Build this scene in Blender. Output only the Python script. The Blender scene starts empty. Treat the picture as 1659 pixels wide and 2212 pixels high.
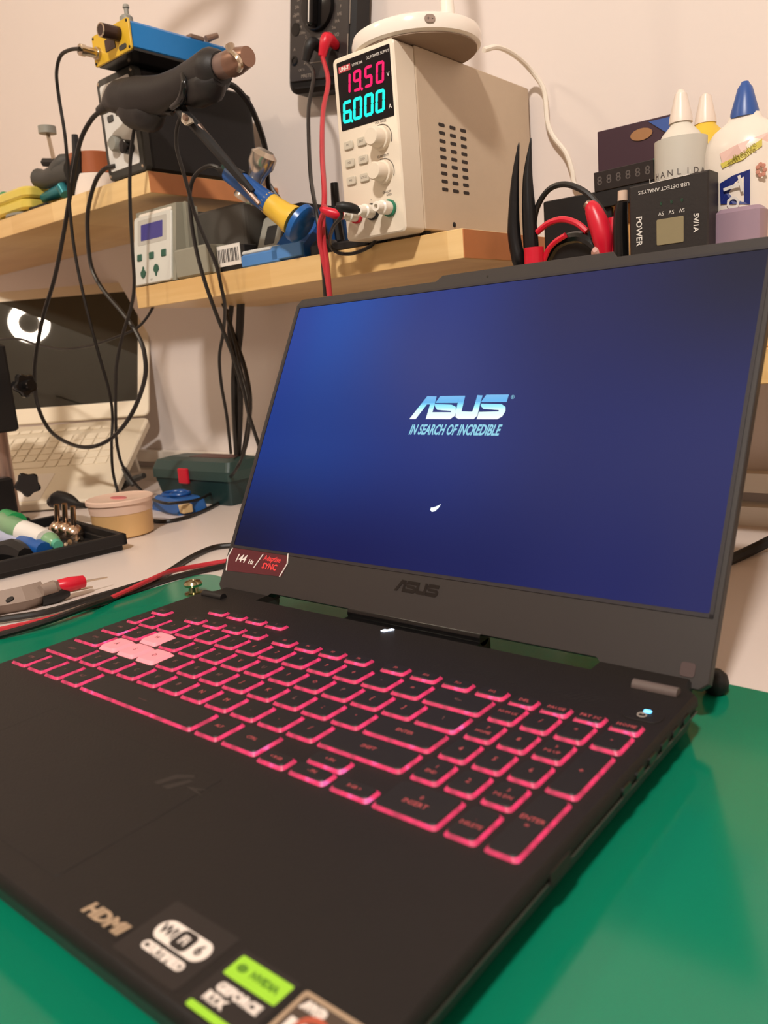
import bpy, bmesh, math, random
from mathutils import Vector as V, Matrix as M4
random.seed(7)
C=bpy.context.scene.collection
# ------------------------------------------------------------------ camera, world, lights, exposure
ZO=0.778                       # height of the laptop deck above the floor (m); all sizes below are millimetres from there
def W(p): return V((p[0]*.001,p[1]*.001,p[2]*.001+ZO))
CAMR=[[0.7737029951563439,0.628812904058281,-0.07731757223024122],[0.06966745967798371,-0.2057422799222144,-0.976123229573371],[-0.6297063762959719,0.7498429475166934,-0.20299121584442892]]
CAMC=V((437.877,-282.767,163.312)); FPX=1733.43
cd=bpy.data.cameras.new('camera'); cam=bpy.data.objects.new('camera',cd); C.objects.link(cam)
cam.matrix_world=M4.Translation(W(CAMC))@M4(((CAMR[0][0],-CAMR[1][0],-CAMR[2][0]),(CAMR[0][1],-CAMR[1][1],-CAMR[2][1]),(CAMR[0][2],-CAMR[1][2],-CAMR[2][2]))).to_4x4()
cd.sensor_fit='HORIZONTAL'; cd.sensor_width=36; cd.lens=36*FPX/1659; cd.clip_start=.01; cd.clip_end=50
cd.dof.use_dof=True; cd.dof.focus_distance=.60; cd.dof.aperture_fstop=17
bpy.context.scene.camera=cam
wd=bpy.data.worlds.new('world'); bpy.context.scene.world=wd; wd.use_nodes=True
wd.node_tree.nodes['Background'].inputs[0].default_value=(1,.8,.6,1); wd.node_tree.nodes['Background'].inputs[1].default_value=.2
vs=bpy.context.scene.view_settings; vs.view_transform='Standard'; vs.look='None'; vs.gamma=1; vs.exposure=-0.02; vs.use_curve_mapping=False
MAIN=(620,-1050,1480); RING=(-857,-677,1274)
def lamp(nm,loc,tgt,size,power,col):
    l=bpy.data.lights.new(nm,'AREA'); l.shape='DISK'; l.size=size; l.energy=power; l.color=col
    o=bpy.data.objects.new(nm,l); C.objects.link(o); o.location=W(loc)
    o.rotation_euler=(W(tgt)-W(loc)).to_track_quat('-Z','Y').to_euler(); return o
lamp('ceiling_light_source',MAIN,(0,200,100),.15,46,(1,.93,.86))

# ------------------------------------------------------------------ helpers
def ray(x,y):
    a=(x-829.5)/FPX; b=(y-1106)/FPX
    return V([CAMR[0][i]*a+CAMR[1][i]*b+CAMR[2][i] for i in range(3)])
def at(x,y,Y=None,Z=None,X=None):
    """point of the bench seen at a photo position, on the plane y=Y, z=Z or x=X"""
    d=ray(x,y); i,v=(1,Y) if Y is not None else ((2,Z) if Z is not None else (0,X))
    return CAMC+d*((v-CAMC[i])/d[i])
def pln(x,y,P,n):
    d=ray(x,y); return CAMC+d*((P-CAMC).dot(n)/d.dot(n))
def lin(c):
    return tuple(((v/255)/12.92 if v/255<=.04045 else ((v/255+.055)/1.055)**2.4) for v in c)
mats={}
def pm(name,col,rough=.5,metal=0,var=.06,scale=40,bump=0,emit=None,es=1,trans=0,coat=0,spec=.5,alpha=1,ior=1.45):
    if name in mats: return mats[name]
    m=bpy.data.materials.new(name); m.use_nodes=True; nt=m.node_tree; b=nt.nodes['Principled BSDF']
    c=lin(col); b.inputs['Roughness'].default_value=rough; b.inputs['Metallic'].default_value=metal
    b.inputs['Specular IOR Level'].default_value=spec; b.inputs['Coat Weight'].default_value=coat; b.inputs['IOR'].default_value=ior
    b.inputs['Transmission Weight'].default_value=trans
    tc=nt.nodes.new('ShaderNodeTexCoord'); nz=nt.nodes.new('ShaderNodeTexNoise'); nz.inputs['Scale'].default_value=scale; nz.inputs['Detail'].default_value=3
    nt.links.new(tc.outputs['Object'],nz.inputs['Vector'])
    mx=nt.nodes.new('ShaderNodeMix'); mx.data_type='RGBA'; mx.inputs['A'].default_value=(*[v*(1-var) for v in c],1); mx.inputs['B'].default_value=(*[min(1,v*(1+var)) for v in c],1)
    nt.links.new(nz.outputs['Fac'],mx.inputs['Factor']); nt.links.new(mx.outputs['Result'],b.inputs['Base Color'])
    if bump:
        bp=nt.nodes.new('ShaderNodeBump'); bp.inputs['Strength'].default_value=bump; bp.inputs['Distance'].default_value=.0005
        n2=nt.nodes.new('ShaderNodeTexNoise'); n2.inputs['Scale'].default_value=scale*12; nt.links.new(tc.outputs['Object'],n2.inputs['Vector'])
        nt.links.new(n2.outputs['Fac'],bp.inputs['Height']); nt.links.new(bp.outputs['Normal'],b.inputs['Normal'])
    if emit:
        b.inputs['Emission Color'].default_value=(*lin(emit),1); b.inputs['Emission Strength'].default_value=es
    mats[name]=m; return m
def wood(name,c1,c2,rough=.35):
    m=bpy.data.materials.new(name); m.use_nodes=True; nt=m.node_tree; b=nt.nodes['Principled BSDF']; b.inputs['Roughness'].default_value=rough
    tc=nt.nodes.new('ShaderNodeTexCoord'); mp=nt.nodes.new('ShaderNodeMapping'); mp.inputs['Scale'].default_value=(1.2,9,30)
    nt.links.new(tc.outputs['Object'],mp.inputs['Vector'])
    nz=nt.nodes.new('ShaderNodeTexNoise'); nz.inputs['Scale'].default_value=3; nz.inputs['Detail'].default_value=5; nt.links.new(mp.outputs['Vector'],nz.inputs['Vector'])
    sx=nt.nodes.new('ShaderNodeSeparateXYZ'); nt.links.new(tc.outputs['Object'],sx.inputs['Vector'])
    # glued staves: a different tone every 11 cm along the board
    ml=nt.nodes.new('ShaderNodeMath'); ml.operation='MULTIPLY'; ml.inputs[1].default_value=9; nt.links.new(sx.outputs['X'],ml.inputs[0])
    fl=nt.nodes.new('ShaderNodeMath'); fl.operation='FLOOR'; nt.links.new(ml.outputs[0],fl.inputs[0])
    wn=nt.nodes.new('ShaderNodeTexWhiteNoise'); wn.noise_dimensions='1D'; nt.links.new(fl.outputs[0],wn.inputs['W'])
    ad=nt.nodes.new('ShaderNodeMath'); ad.operation='MULTIPLY_ADD'; ad.inputs[1].default_value=.35; nt.links.new(wn.outputs['Value'],ad.inputs[0]); nt.links.new(nz.outputs['Fac'],ad.inputs[2])
    rp=nt.nodes.new('ShaderNodeValToRGB'); rp.color_ramp.elements[0].position=.4; rp.color_ramp.elements[1].position=1.0
    rp.color_ramp.elements[0].color=(*lin(c1),1); rp.color_ramp.elements[1].color=(*lin(c2),1)
    nt.links.new(ad.outputs[0],rp.inputs['Fac']); nt.links.new(rp.outputs['Color'],b.inputs['Base Color']); mats[name]=m; return m
def cat(pts,n=6):
    P=[V(p) for p in pts]; P=[2*P[0]-P[1]]+P+[2*P[-1]-P[-2]]; o=[]
    for i in range(1,len(P)-2):
        a,b,c,d=P[i-1:i+3]
        for k in range(n):
            t=k/n; o.append(.5*((2*b)+(c-a)*t+(2*a-5*b+4*c-d)*t*t+(3*b-a-3*c+d)*t**3))
    o.append(P[-2]); return o
def fr(o,x,y):
    x=V(x).normalized(); y=V(y); z=x.cross(y).normalized(); y=z.cross(x)
    return M4(((x.x,y.x,z.x,o[0]),(x.y,y.y,z.y,o[1]),(x.z,y.z,z.z,o[2]),(0,0,0,1)))
def rrect(x0,x1,y0,y1,r,n=3):
    r=min(r,abs(x1-x0)/2-.01,abs(y1-y0)/2-.01); o=[]
    for cx,cy,a in ((x1-r,y1-r,0),(x0+r,y1-r,90),(x0+r,y0+r,180),(x1-r,y0+r,270)):
        for k in range(n+1):
            t=math.radians(a+90*k/n); o.append((cx+r*math.cos(t),cy+r*math.sin(t)))
    return o
def circ(cx,cy,r,n=16,ry=None): return [(cx+r*math.cos(2*math.pi*k/n),cy+(ry or r)*math.sin(2*math.pi*k/n)) for k in range(n)]
class MB:
    def __init__(s,off=(0,0,0)): s.bm=bmesh.new(); s.off=V(off); s.M=M4.Identity(4); s.mi=0
    def v(s,p): return s.bm.verts.new(s.M@V(p)-s.off)
    def f(s,vs,mi=None):
        try: f=s.bm.faces.new(vs); f.material_index=s.mi if mi is None else mi; return f
        except ValueError: return None
    def rings(s,R,cap=True,close=True):
        L=[[s.v(p) for p in r] for r in R]; n=len(L[0])
        for a,b in zip(L,L[1:]):
            for i in range(n if close else n-1): s.f((a[i],a[(i+1)%n],b[(i+1)%n],b[i]))
        if cap: s.f(L[0][::-1]); s.f(L[-1])
        return s
    def loft(s,layers): return s.rings([[(p[0],p[1],z) for p in poly] for poly,z in layers])
    def prism(s,poly,z0,z1): return s.loft([(poly,z0),(poly,z1)])
    def bprism(s,poly,z0,z1,b):
        cx=sum(p[0] for p in poly)/len(poly); cy=sum(p[1] for p in poly)/len(poly)
        hx=max(abs(p[0]-cx) for p in poly); hy=max(abs(p[1]-cy) for p in poly)
        q=[(cx+(p[0]-cx)*(1-b/hx),cy+(p[1]-cy)*(1-b/hy)) for p in poly]
        return s.loft([(q,z0),(poly,z0+b),(poly,z1-b),(q,z1)])
    def box(s,x0,x1,y0,y1,z0,z1,b=0):
        if b: 
            return s.bprism(rrect(x0,x1,y0,y1,b*1.5,2),z0,z1,min(b,abs(z1-z0)*.45))
        return s.prism([(x0,y0),(x1,y0),(x1,y1),(x0,y1)],z0,z1)
    def sweep(s,pts,r,n=8,sm=0,sq=1):
        if sm:
            if not isinstance(r,(int,float)):
                m=len(r); rr=[]
                for i in range(m-1):
                    for k in range(sm): rr.append(r[i]+(r[i+1]-r[i])*k/sm)
                r=rr+[r[-1]]
            pts=cat(pts,sm)
        P=[V(p) for p in pts]
        if isinstance(r,(int,float)): r=[r]*len(P)
        T=[(P[min(i+1,len(P)-1)]-P[max(i-1,0)]).normalized() for i in range(len(P))]
        u=T[0].orthogonal().normalized() if abs(T[0].z)>.9 else T[0].cross(V((0,0,1))).normalized(); R=[]
        for i,p in enumerate(P):
            u=(u-T[i]*u.dot(T[i])).normalized(); w=T[i].cross(u)
            R.append([p+(u*math.cos(2*math.pi*k/n)*sq+w*math.sin(2*math.pi*k/n))*r[i] for k in range(n)])
        return s.rings(R)
    def cyl(s,p0,p1,r0,r1=None,n=16): return s.sweep([p0,p1],[r0,r0 if r1 is None else r1],n)
    def lathe(s,prof,o=(0,0,0),axis=(0,0,1),n=24,sy=1):
        Z=V(axis).normalized(); X=Z.orthogonal().normalized() if abs(Z.z)<.99 else V((1,0,0)); Y=Z.cross(X); o=V(o)
        return s.rings([[o+Z*z+(X*math.cos(2*math.pi*k/n)+Y*sy*math.sin(2*math.pi*k/n))*max(r,.01) for k in range(n)] for r,z in prof])
    def ball(s,c,r,n=12): return s.lathe([(r*math.sin(math.pi*i/8),-r*math.cos(math.pi*i/8)) for i in range(9)],c,n=n)
    def torus(s,c,R,r,axis=(0,0,1),n=32,m=8):
        Z=V(axis).normalized(); X=Z.orthogonal().normalized(); Y=Z.cross(X); c=V(c); L=[]
        for k in range(n):
            d=X*math.cos(2*math.pi*k/n)+Y*math.sin(2*math.pi*k/n)
            L.append([s.v(c+d*(R+r*math.cos(2*math.pi*j/m))+Z*r*math.sin(2*math.pi*j/m)) for j in range(m)])
        for i in range(n):
            for j in range(m): s.f((L[i][j],L[(i+1)%n][j],L[(i+1)%n][(j+1)%m],L[i][(j+1)%m]))
        return s
    def mesh(s,name,mt,smooth=False):
        bmesh.ops.recalc_face_normals(s.bm,faces=s.bm.faces); me=bpy.data.meshes.new(name)
        for v in s.bm.verts: v.co*=.001
        s.bm.to_mesh(me); s.bm.free()
        for m in (mt if isinstance(mt,(list,tuple)) else [mt]): me.materials.append(m)
        if smooth:
            me.shade_smooth()
            try: me.set_sharp_from_angle(angle=math.radians(38))
            except Exception: pass
        return me
    def obj(s,name,mt,parent=None,loc=None,smooth=False,label=None,cat=None,group=None,kind=None):
        if parent is None and loc is None: loc=s.off
        o=bpy.data.objects.new(name,s.mesh(name,mt,smooth)); C.objects.link(o)
        if parent is not None: o.parent=parent
        else: o.location=W(loc)
        return tag(o,label,cat,group,kind)
def tag(o,label=None,cat=None,group=None,kind=None):
    for k,v in (('label',label),('category',cat),('group',group),('kind',kind)):
        if v: o[k]=v
    return o
def thing(name,loc,label,cat,group=None,rz=0):
    o=bpy.data.objects.new(name,None); o.empty_display_size=.02; C.objects.link(o); o.location=W(loc); o.rotation_euler=(0,0,rz)
    return tag(o,label,cat,group)
def text(st,size,mt,parent,M,off=(0,0,0),name='lettering',ext=.08,sx=1,shear=0,bold=0,al='CENTER',label=None,res=2):
    cu=bpy.data.curves.new('t','FONT'); cu.body=st; cu.size=size; cu.extrude=ext; cu.align_x=al; cu.align_y='CENTER'; cu.shear=shear; cu.offset=bold; cu.resolution_u=res
    to=bpy.data.objects.new('t',cu); C.objects.link(to); dg=bpy.context.evaluated_depsgraph_get(); dg.update()
    me=bpy.data.meshes.new_from_object(to.evaluated_get(dg)); bpy.data.objects.remove(to); bpy.data.curves.remove(cu)
    T=M4.Scale(.001,4)@M4.Translation(-V(off))@M@M4.Diagonal((sx,1,1,1)); me.transform(T); me.name=name
    me.materials.clear(); me.materials.append(mt)
    o=bpy.data.objects.new(name,me); C.objects.link(o); o.parent=parent
    if label: o['label']=label
    return o
# ------------------------------------------------------------------ materials
mwall=pm('wall_paint',(223,211,204),.75,var=.02,scale=3,bump=.15)
mceil=pm('ceiling_paint',(235,228,215),.9,var=.02)
mfloor=wood('floor_boards',(165,130,95),(200,165,125),.45)
mdesk=pm('white_laminate',(222,208,200),.28,var=.015,scale=6)
mwood=wood('birch_shelf',(214,173,112),(236,202,144),.32)
mendg=pm('end_grain',(196,126,78),.5,var=.12,scale=60)
mmat=pm('green_mat_vinyl',(10,118,88),.13,var=.05,scale=8,spec=.55)
mblk=pm('black_plastic',(19,17,17),.5,var=.1,scale=60)
mblkg=pm('glossy_black_plastic',(18,17,17),.18,var=.05)
mcab=pm('black_cable_rubber',(30,26,23),.35,var=.1)
mred=pm('red_cable_silicone',(186,46,56),.35,var=.08)
mredp=pm('red_plastic',(205,24,48),.35,var=.05)
mwht=pm('white_plastic',(235,226,212),.3,var=.02)
mwgl=pm('glossy_white_plastic',(240,230,218),.15,var=.02)
mcream=pm('cream_bezel',(226,212,192),.42,var=.02)
mcase=pm('beige_steel_case',(196,176,152),.5,var=.03,scale=80,bump=.2)
mmetal=pm('bright_metal',(200,185,165),.25,1,var=.08)
mdull=pm('dull_steel',(150,128,115),.4,.9,var=.15)
mgrey=pm('grey_plastic',(140,138,128),.45,var=.05)
mdgrey=pm('dark_grey_plastic',(66,64,60),.5,var=.06)
mblue=pm('blue_plastic',(28,82,150),.35,var=.06)
mlblue=pm('light_blue_plastic',(78,130,190),.4,var=.06)
myel=pm('yellow_plastic',(222,180,60),.4,var=.06)
mpaper=pm('white_print',(226,220,212),.5,var=.02)
mdeck=pm('laptop_deck_plastic',(27,23,21),.5,var=.06,scale=90,bump=.25,spec=.35)
mside=pm('laptop_side_plastic',(38,40,37),.5,var=.08,scale=60)
mlid=pm('laptop_bezel_plastic',(40,34,32),.5,var=.05,scale=60)
mkey=pm('keycap_black',(24,20,20),.5,var=.08,scale=120)
# ------------------------------------------------------------------ room
def slab(n,x0,x1,y0,y1,z0,z1,m):
    b=MB(((x0+x1)/2,(y0+y1)/2,z0)); b.box(x0,x1,y0,y1,z0,z1); return b.obj(n,m,kind='structure')
slab('floor',-1800,1600,-2000,600,-818,-778,mfloor)
slab('ceiling',-1800,1600,-2000,600,1822,1862,mceil)
slab('wall_back',-1800,1600,520,600,-778,1822,mwall)
slab('wall_left',-1900,-1800,-2000,600,-778,1822,mwall)
slab('wall_right',1600,1700,-2000,600,-778,1822,mwall)
slab('wall_front',-1900,1700,-2100,-2000,-778,1822,mwall)
t=slab('trim_1',-1500,1500,492,519,-28,-10,mwht)
t=slab('trim_2',-1500,1500,500,519,2,20,mwht)
# ------------------------------------------------------------------ desk and mat
desk=thing('desk',(0,0,-778),'wide white laminate desk top carrying the laptops and tools','desk')
b=MB((0,0,-778)); b.box(-1500,1500,-700,519,-58,-28,2); b.obj('desk_top',mdesk,desk)
for x in (-1430,1430):
    for y in (-640,470):
        b=MB((0,0,-778)); b.box(x-25,x+25,y-25,y+25,-778,-58,2); b.obj('leg',mdull,desk)
b=MB((0,0,-28)); b.M=M4.Translation((-146,150,0))@M4.Rotation(math.radians(-2.2),4,'Z')
b.bprism(rrect(0,760,-760,0,16,6),-27.9,-25.9,.5)
b.obj('cutting_mat',mmat,loc=(0,0,-28),label='glossy green mat lying on the white desk under the laptop',cat='mat')
# ------------------------------------------------------------------ laptop
LR=(148.6,-60,-25.9)
lap=thing('laptop',LR,'black gaming laptop with pink lit keyboard and blue screen, open on green mat','laptop')
def outl(i):
    return [(-28.4+i,-180+i*.4),(-24+i,-187+i),(321-i,-187+i),(325.6-i,-180+i*.4),(325.6-i,60),(319-i,66),(317-i,84),(300-i,87-i),(272,87-i),(272,64),(25,64),(25,87-i),(-3+i,87-i),(-20+i,84),(-22+i,66),(-28.4+i,60)]
b=MB(LR); b.loft([(outl(0),-6.5),(outl(.3),-3.0),(outl(1.6),-1.6)]); b.obj('deck',mdeck,lap,smooth=True)
b=MB(LR); b.loft([(outl(9),-22.5),(outl(5),-20),(outl(1.2),-9),(outl(1.0),-6.6)]); b.obj('base_case',mside,lap)
b=MB(LR); b.sweep([(324.6,-178,-9.5),(324.9,60,-9.5)],.55,6); b.obj('side_trim',mgrey if 0 else pm('side_trim_grey',(62,66,60),.4),lap)
for fx,fy in ((5,-165),(292,-165),(5,55),(292,55)):
    b=MB(LR); b.cyl((fx,fy,-25.8),(fx,fy,-22.4),7,n=12); b.obj('foot',mblk,lap)
b=MB(LR)
b.box(27,270,55,63.9,-7,-1.7,.5)
for k,y in enumerate((44,31,18,5,-8,-21)):
    bb=MB(LR); bb.M=fr((324.6,y,-6.2),(0,1,0),(0,0,1)); bb.bprism(rrect(-4,4,-1.8,1.8,1.5),-.5,1.6,.3); bb.obj('side_vent',mblkg,lap)
b.obj('rear_rail',mblk,lap)
bb=MB(LR); bb.M=fr((324.9,-74,-8),(0,1,0),(0,0,1)); bb.bprism(rrect(-7,7,-2.6,2.6,.6),-.5,1.0,.2); bb.obj('side_port',pm('port_metal',(44,34,31),.5,.3),lap,label='small port on the right side')
# stripes etched by the power key
b=MB(LR)
for k in range(30):
    x=198+k*3.1; h=4+2.5*math.sin(k*.28)
    b.prism([(x,30-k*.05),(x+.7,30-k*.05),(x+.7+h,30+h*1.4),(x+h,30+h*1.4)],-1.62,-1.5)
b.obj('stripe_engraving',pm('engraving',(26,22,21),.6),lap,kind='stuff')
# hinge covers and power key
for x0,x1 in ((297,318),(-21,0)):
    b=MB(LR); b.cyl((x0,56.5,-1.2),(x1,56.5,-1.2),3.0,n=14); b.obj('hinge_cover',pm('hinge_cover_grey',(92,80,76),.4) if x0>100 else mblk,lap,smooth=True)
b=MB(LR); b.bprism(rrect(303,321,24,36,5,5),-1.6,-1.2,.15); b.obj('power_key',mdeck,lap)
b=MB(LR); b.torus((312,29,-1.0),1.9,.22,n=20,m=5); b.sweep([(312,29.6,-1),(312,31.4,-1)],.22,5); b.obj('power_symbol',pm('power_symbol_white',(180,170,160),.5),lap)
b=MB(LR); b.bprism(rrect(311.2,314.6,31.9,34.3,.8),-1.5,-.7,.2); b.obj('power_light',pm('power_led',(120,200,255),.3,emit=(90,190,255),es=3),lap,label='lit pale blue power light')
b=MB(LR); b.prism([(142.5,57.4),(145,57.4),(146.4,60),(143.6,60)],-1.6,-1.1); b.prism([(145.4,60.2),(147.3,60.2),(148.6,62.6),(146.6,62.6)],-1.6,-1.1)
b.obj('status_light',pm('status_led',(220,235,255),.3,emit=(215,230,255),es=4),lap,label='lit white status light')
# touchpad
b=MB(LR); b.bprism(rrect(64,193,-176,-104,2),-1.7,-1.45,.1); b.obj('touchpad',mdeck,lap)
b=MB(LR); b.prism(rrect(63.5,193.1,-176.1,-103.9,2.1),-1.7,-1.57); b.obj('touchpad_gap',pm('gap_black',(12,10,10),.8),lap)
def emb(lst,z=-1.46):
    b=MB(LR)
    for p in lst: b.prism(p,z-.05,z+.06)
    return b
b=emb([[(p[0],p[1]) for p in q] for q in (
 [(170,-121),(173,-121),(176,-114),(182,-110),(180,-108.5),(173,-112.5)],[(175.5,-121),(179.5,-121),(184,-112),(181.5,-112)],[(184,-116),(196,-112.5),(190,-115.4),(196,-117)])])
b.obj('palm_emblem',pm('emblem_grey',(38,33,31),.4),lap)
# ---- keys
mglow=bpy.data.materials.new('key_backlight'); mglow.use_nodes=True
nt=mglow.node_tree; bs=nt.nodes['Principled BSDF']; bs.inputs['Base Color'].default_value=(*lin((120,40,60)),1); bs.inputs['Roughness'].default_value=.4
tc=nt.nodes.new('ShaderNodeTexCoord'); nz=nt.nodes.new('ShaderNodeTexNoise'); nz.inputs['Scale'].default_value=140; nt.links.new(tc.outputs['Object'],nz.inputs['Vector'])
rp=nt.nodes.new('ShaderNodeValToRGB'); rp.color_ramp.elements[0].position=.35; rp.color_ramp.elements[0].color=(*lin((150,30,62)),1)
rp.color_ramp.elements[1].position=.6; rp.color_ramp.elements[1].color=(*lin((240,40,100)),1)
e3=rp.color_ramp.elements.new(.74); e3.color=(*lin((255,110,190)),1)
nt.links.new(nz.outputs['Fac'],rp.inputs['Fac']); nt.links.new(rp.outputs['Color'],bs.inputs['Emission Color']); bs.inputs['Emission Strength'].default_value=.9
mlegend=pm('key_legend_lit',(150,70,70),.5,emit=(190,60,70),es=.42)
mlegdim=pm('key_legend_dim',(110,70,66),.5,emit=(110,52,56),es=.30)
mclear=pm('clear_keycap',(235,150,158),.3,emit=(235,110,125),es=.42,coat=.3)
mlegdk=pm('key_legend_dark',(110,48,50),.5)
def key(x0,x1,y0,y1,lab='',lit=0,clear=0,ls=4.2):
    cx,cy=(x0+x1)/2,(y0+y1)/2; hx,hy=(x1-x0)/2,(y1-y0)/2; kr=(cx,cy,-1.6)
    b=MB(kr); g=.45; t=1.35
    def o(i): return rrect(x0-g+i,x1+g-i,y0-g+i,y1+g-i,1.9,3)
    L=[[(p[0],p[1],z) for p in o(i)] for i,z in ((0,-2.1),(.6,-1.2),(t,-.25),(t+.4,.25))]
    rr=[[b.v(p) for p in r] for r in L]; n=len(rr[0])
    for k,(a,c) in enumerate(zip(rr,rr[1:])):
        for i in range(n): b.f((a[i],a[(i+1)%n],c[(i+1)%n],c[i]),0 if (k>=2 or clear) else 1)
    b.f(rr[-1],0)
    me=b.mesh('key',[mclear if clear else mkey,mglow])
    ob=bpy.data.objects.new('key',me); C.objects.link(ob); ob.parent=lap; ob.location=(V(kr)-V(LR))*.001
    if clear: ob['label']='clear pink lit key '+lab
    if lab:
        ml=mlegdk if clear else (mlegend if lit else mlegdim)
        for i,s in enumerate(lab.split('|')):
            dy=0 if '|' not in lab else (2.2-4.2*i)
            text(s,ls,ml,ob,M4.Translation((cx,cy+dy,.28)),kr,name='legend',ext=.05,sx=.9,res=1)
    return ob
P,Q=19.05,18.76; H=8.2
def row(r,off,chars,ls=4.4,skip=0):
    for i,c in enumerate(chars):
        x=(off+i)*P; key(x-H,x+H,-r*Q-H,-r*Q+H,c,lit=(r+i)%3!=1 and i>4,clear=c in CL,ls=ls)
CL=()
key(-22,-10.8,-H,H,'~',ls=3.6); row(0,0,list('1234567890-='),4.2)
key(220.3,251.9,-H,H,'<--',ls=4)
key(-22,-1.4,-Q-H,-Q+H,'TAB',ls=3); CL=('W',); row(1,.5,list('QWERTYUIOP[]')); key(.5*P+12*P-H,251.9,-Q-H,-Q+H,'\\')
key(-22,3.4,-2*Q-H,-2*Q+H,'CAPS',ls=3); CL=('A','S','D'); row(2,.75,list("ASDFGHJKL;'")); CL=(); key(.75*P+11*P-H,251.9,-2*Q-H,-2*Q+H,'ENTER',1,ls=3.4)
key(-22,12.9,-3*Q-H,-3*Q+H,'SHIFT',ls=3); row(3,1.25,list('ZXCVBNM,./')); key(1.25*P+10*P-H,251.9,-3*Q-H,-3*Q+H,'SHIFT',1,ls=3.4)
yb,yt=-85.6,-67.4
for x0,x1,l in ((-22,-6,'CTRL'),(-3.3,13,'FN'),(15.7,30.5,'='),(33.2,49.6,'ALT'),(52.4,146.6,'_____'),(149.3,165.2,'ALT'),(168,190.4,'CTRL')): key(x0,x1,yb,yt,l,lit=x0>140,ls=3)
key(193.2,209.3,-87.4,-78,'< RGB',1,ls=2.8); key(212,231.8,-76.9,-67.4,'+ FN',1,ls=2.8); key(212,231.8,-87.4,-77.9,'- FN',1,ls=2.8); key(234.6,254.2,-87.4,-78,'RGB >',1,ls=2.8)
fx=[(-22,-6.5,'ESC')]+[(14.0+19*k,29.7+19*k,'F%d'%(k+1)) for k in range(4)]+[(96.8+19*k,112.4+19*k,'F%d'%(k+5)) for k in range(4)]+[(179.3+19.4*k,194.8+19.4*k,'F%d'%(k+9)) for k in range(4)]
for x0,x1,l in fx: key(x0,x1,10.8,20,l,lit=x0>90,ls=2.8)
for k,l in enumerate(('DEL','PAUSE','PRT SC','HOME')): key(256.2+16.14*k,269.4+16.14*k,9.6,19,l,1,ls=3.4)
for k,l in enumerate(('-','+','MIC','R')): key(16+18.5*k,31.5+18.5*k,28.9,36.5,l,0,ls=2.6)
for r,rw in enumerate((('NUM LK','/','*','-'),('7|HOME','8','9|PG UP'),('4','5','6'),('1|END','2','3|PG DN'))):
    for k,l in enumerate(rw): key(256.1+16.14*k,269.3+16.14*k,-r*Q-H,-r*Q+H,l,1,ls=4.2 if len(l)<3 else 2.9)
key(304.5,317.7,-2*Q-H,-1*Q+H,'+',1); key(304.5,317.7,-87.6,-3*Q+H,'ENTER|=',1,ls=3.6)
key(256.1,285.5,-87.6,-67.4,'0|INSERT',1,ls=3.8); key(288.3,301.5,-87.6,-67.4,'.|DELETE',1,ls=3)
# ---- stickers on the palm rest
mstk=pm('sticker_dark',(30,25,24),.3,var=.05); mstw=pm('sticker_white',(226,214,204),.4,var=.02); mstg=pm('sticker_green',(150,205,50),.35,var=.03); mstdg=pm('sticker_dark_green',(84,128,28),.4)
mste=pm('sticker_beige',(176,152,126),.35,.3,var=.05)
def top(x,y,z=-1.35): return M4.Translation((x,y,z))
s=MB(LR); s.prism(rrect(215,237,-181.5,-175,1),-1.6,-1.5); s=s.obj('sticker',mdeck,lap,label='faint sticker with beige lettering near the front edge')
text('HDMI',6.4,mste,s,top(225.6,-178),LR,bold=.35,ext=.05,shear=.15,sx=1.25)
s=MB(LR); s.prism(rrect(238,268,-183.5,-160,1),-1.6,-1.48); s=s.obj('sticker',mstk,lap,label='square dark sticker with a white pill shaped badge')
b=MB(LR); b.prism(rrect(242.6,265.4,-174,-166,3.9,5),-1.5,-1.40); b.obj('badge',mstw,s)
b=MB(LR); b.prism(rrect(251,258.2,-173.6,-166.4,2,4),-1.42,-1.34); b.obj('badge',mstk,s)
text('Wi',5.2,mstk,s,top(247.2,-170),LR,bold=.15,ext=.05); text('Fi',4.6,mstw,s,top(254.6,-170,-1.3),LR,bold=.12,ext=.05); text('6',5.4,mstk,s,top(261.5,-170),LR,bold=.15,ext=.05)
text('CERTIFIED',4.1,mstw,s,top(254,-177.2),LR,bold=.25,ext=.05,sx=.98)
s=MB(LR); s.prism(rrect(272,295,-184,-162,1),-1.6,-1.48); s=s.obj('sticker',mstk,lap,label='black sticker with a lime green band')
b=MB(LR); b.prism(rrect(273.6,294.0,-171.4,-163.7,.6),-1.5,-1.40); b.obj('band',mstg,s)
b=MB(LR); b.prism(rrect(273.6,294.0,-184.2,-182.0,.6),-1.5,-1.40); b.obj('band',mstg,s)
b=MB(LR); b.lathe([(1.9,0),(1.9,.06)],(277.2,-167.3,-1.4),sy=.75); b.obj('eye_mark',mstdg,s)
text('NVIDIA',3.2,mstdg,s,top(286.2,-167.5),LR,bold=.15,ext=.05)
text('GEFORCE',3.9,mstw,s,top(284.2,-175),LR,bold=.25,ext=.05,sx=.95); text('RTX',3.9,mstw,s,top(279.4,-179),LR,bold=.25,ext=.05)
s=MB(LR); s.prism(rrect(297.2,318.2,-186,-162.5,1),-1.6,-1.46); s=s.obj('sticker',mste,lap,label='sticker with a beige border and orange ring')
b=MB(LR); b.prism(rrect(298.7,316.7,-186,-164,.6),-1.48,-1.40); b.obj('badge',pm('sticker_brown',(72,58,48),.35),s)
b=MB(LR); b.torus((308,-172.8,-1.4),4.6,.9,n=24,m=6); b.obj('orange_ring',pm('sticker_orange',(176,84,60),.4),s)
text('AMD',3.4,mstw,s,top(303.8,-166.4),LR,bold=.4,ext=.05); text('RYZEN',4.6,mstw,s,top(307.5,-173),LR,bold=.45,ext=.08)
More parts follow.
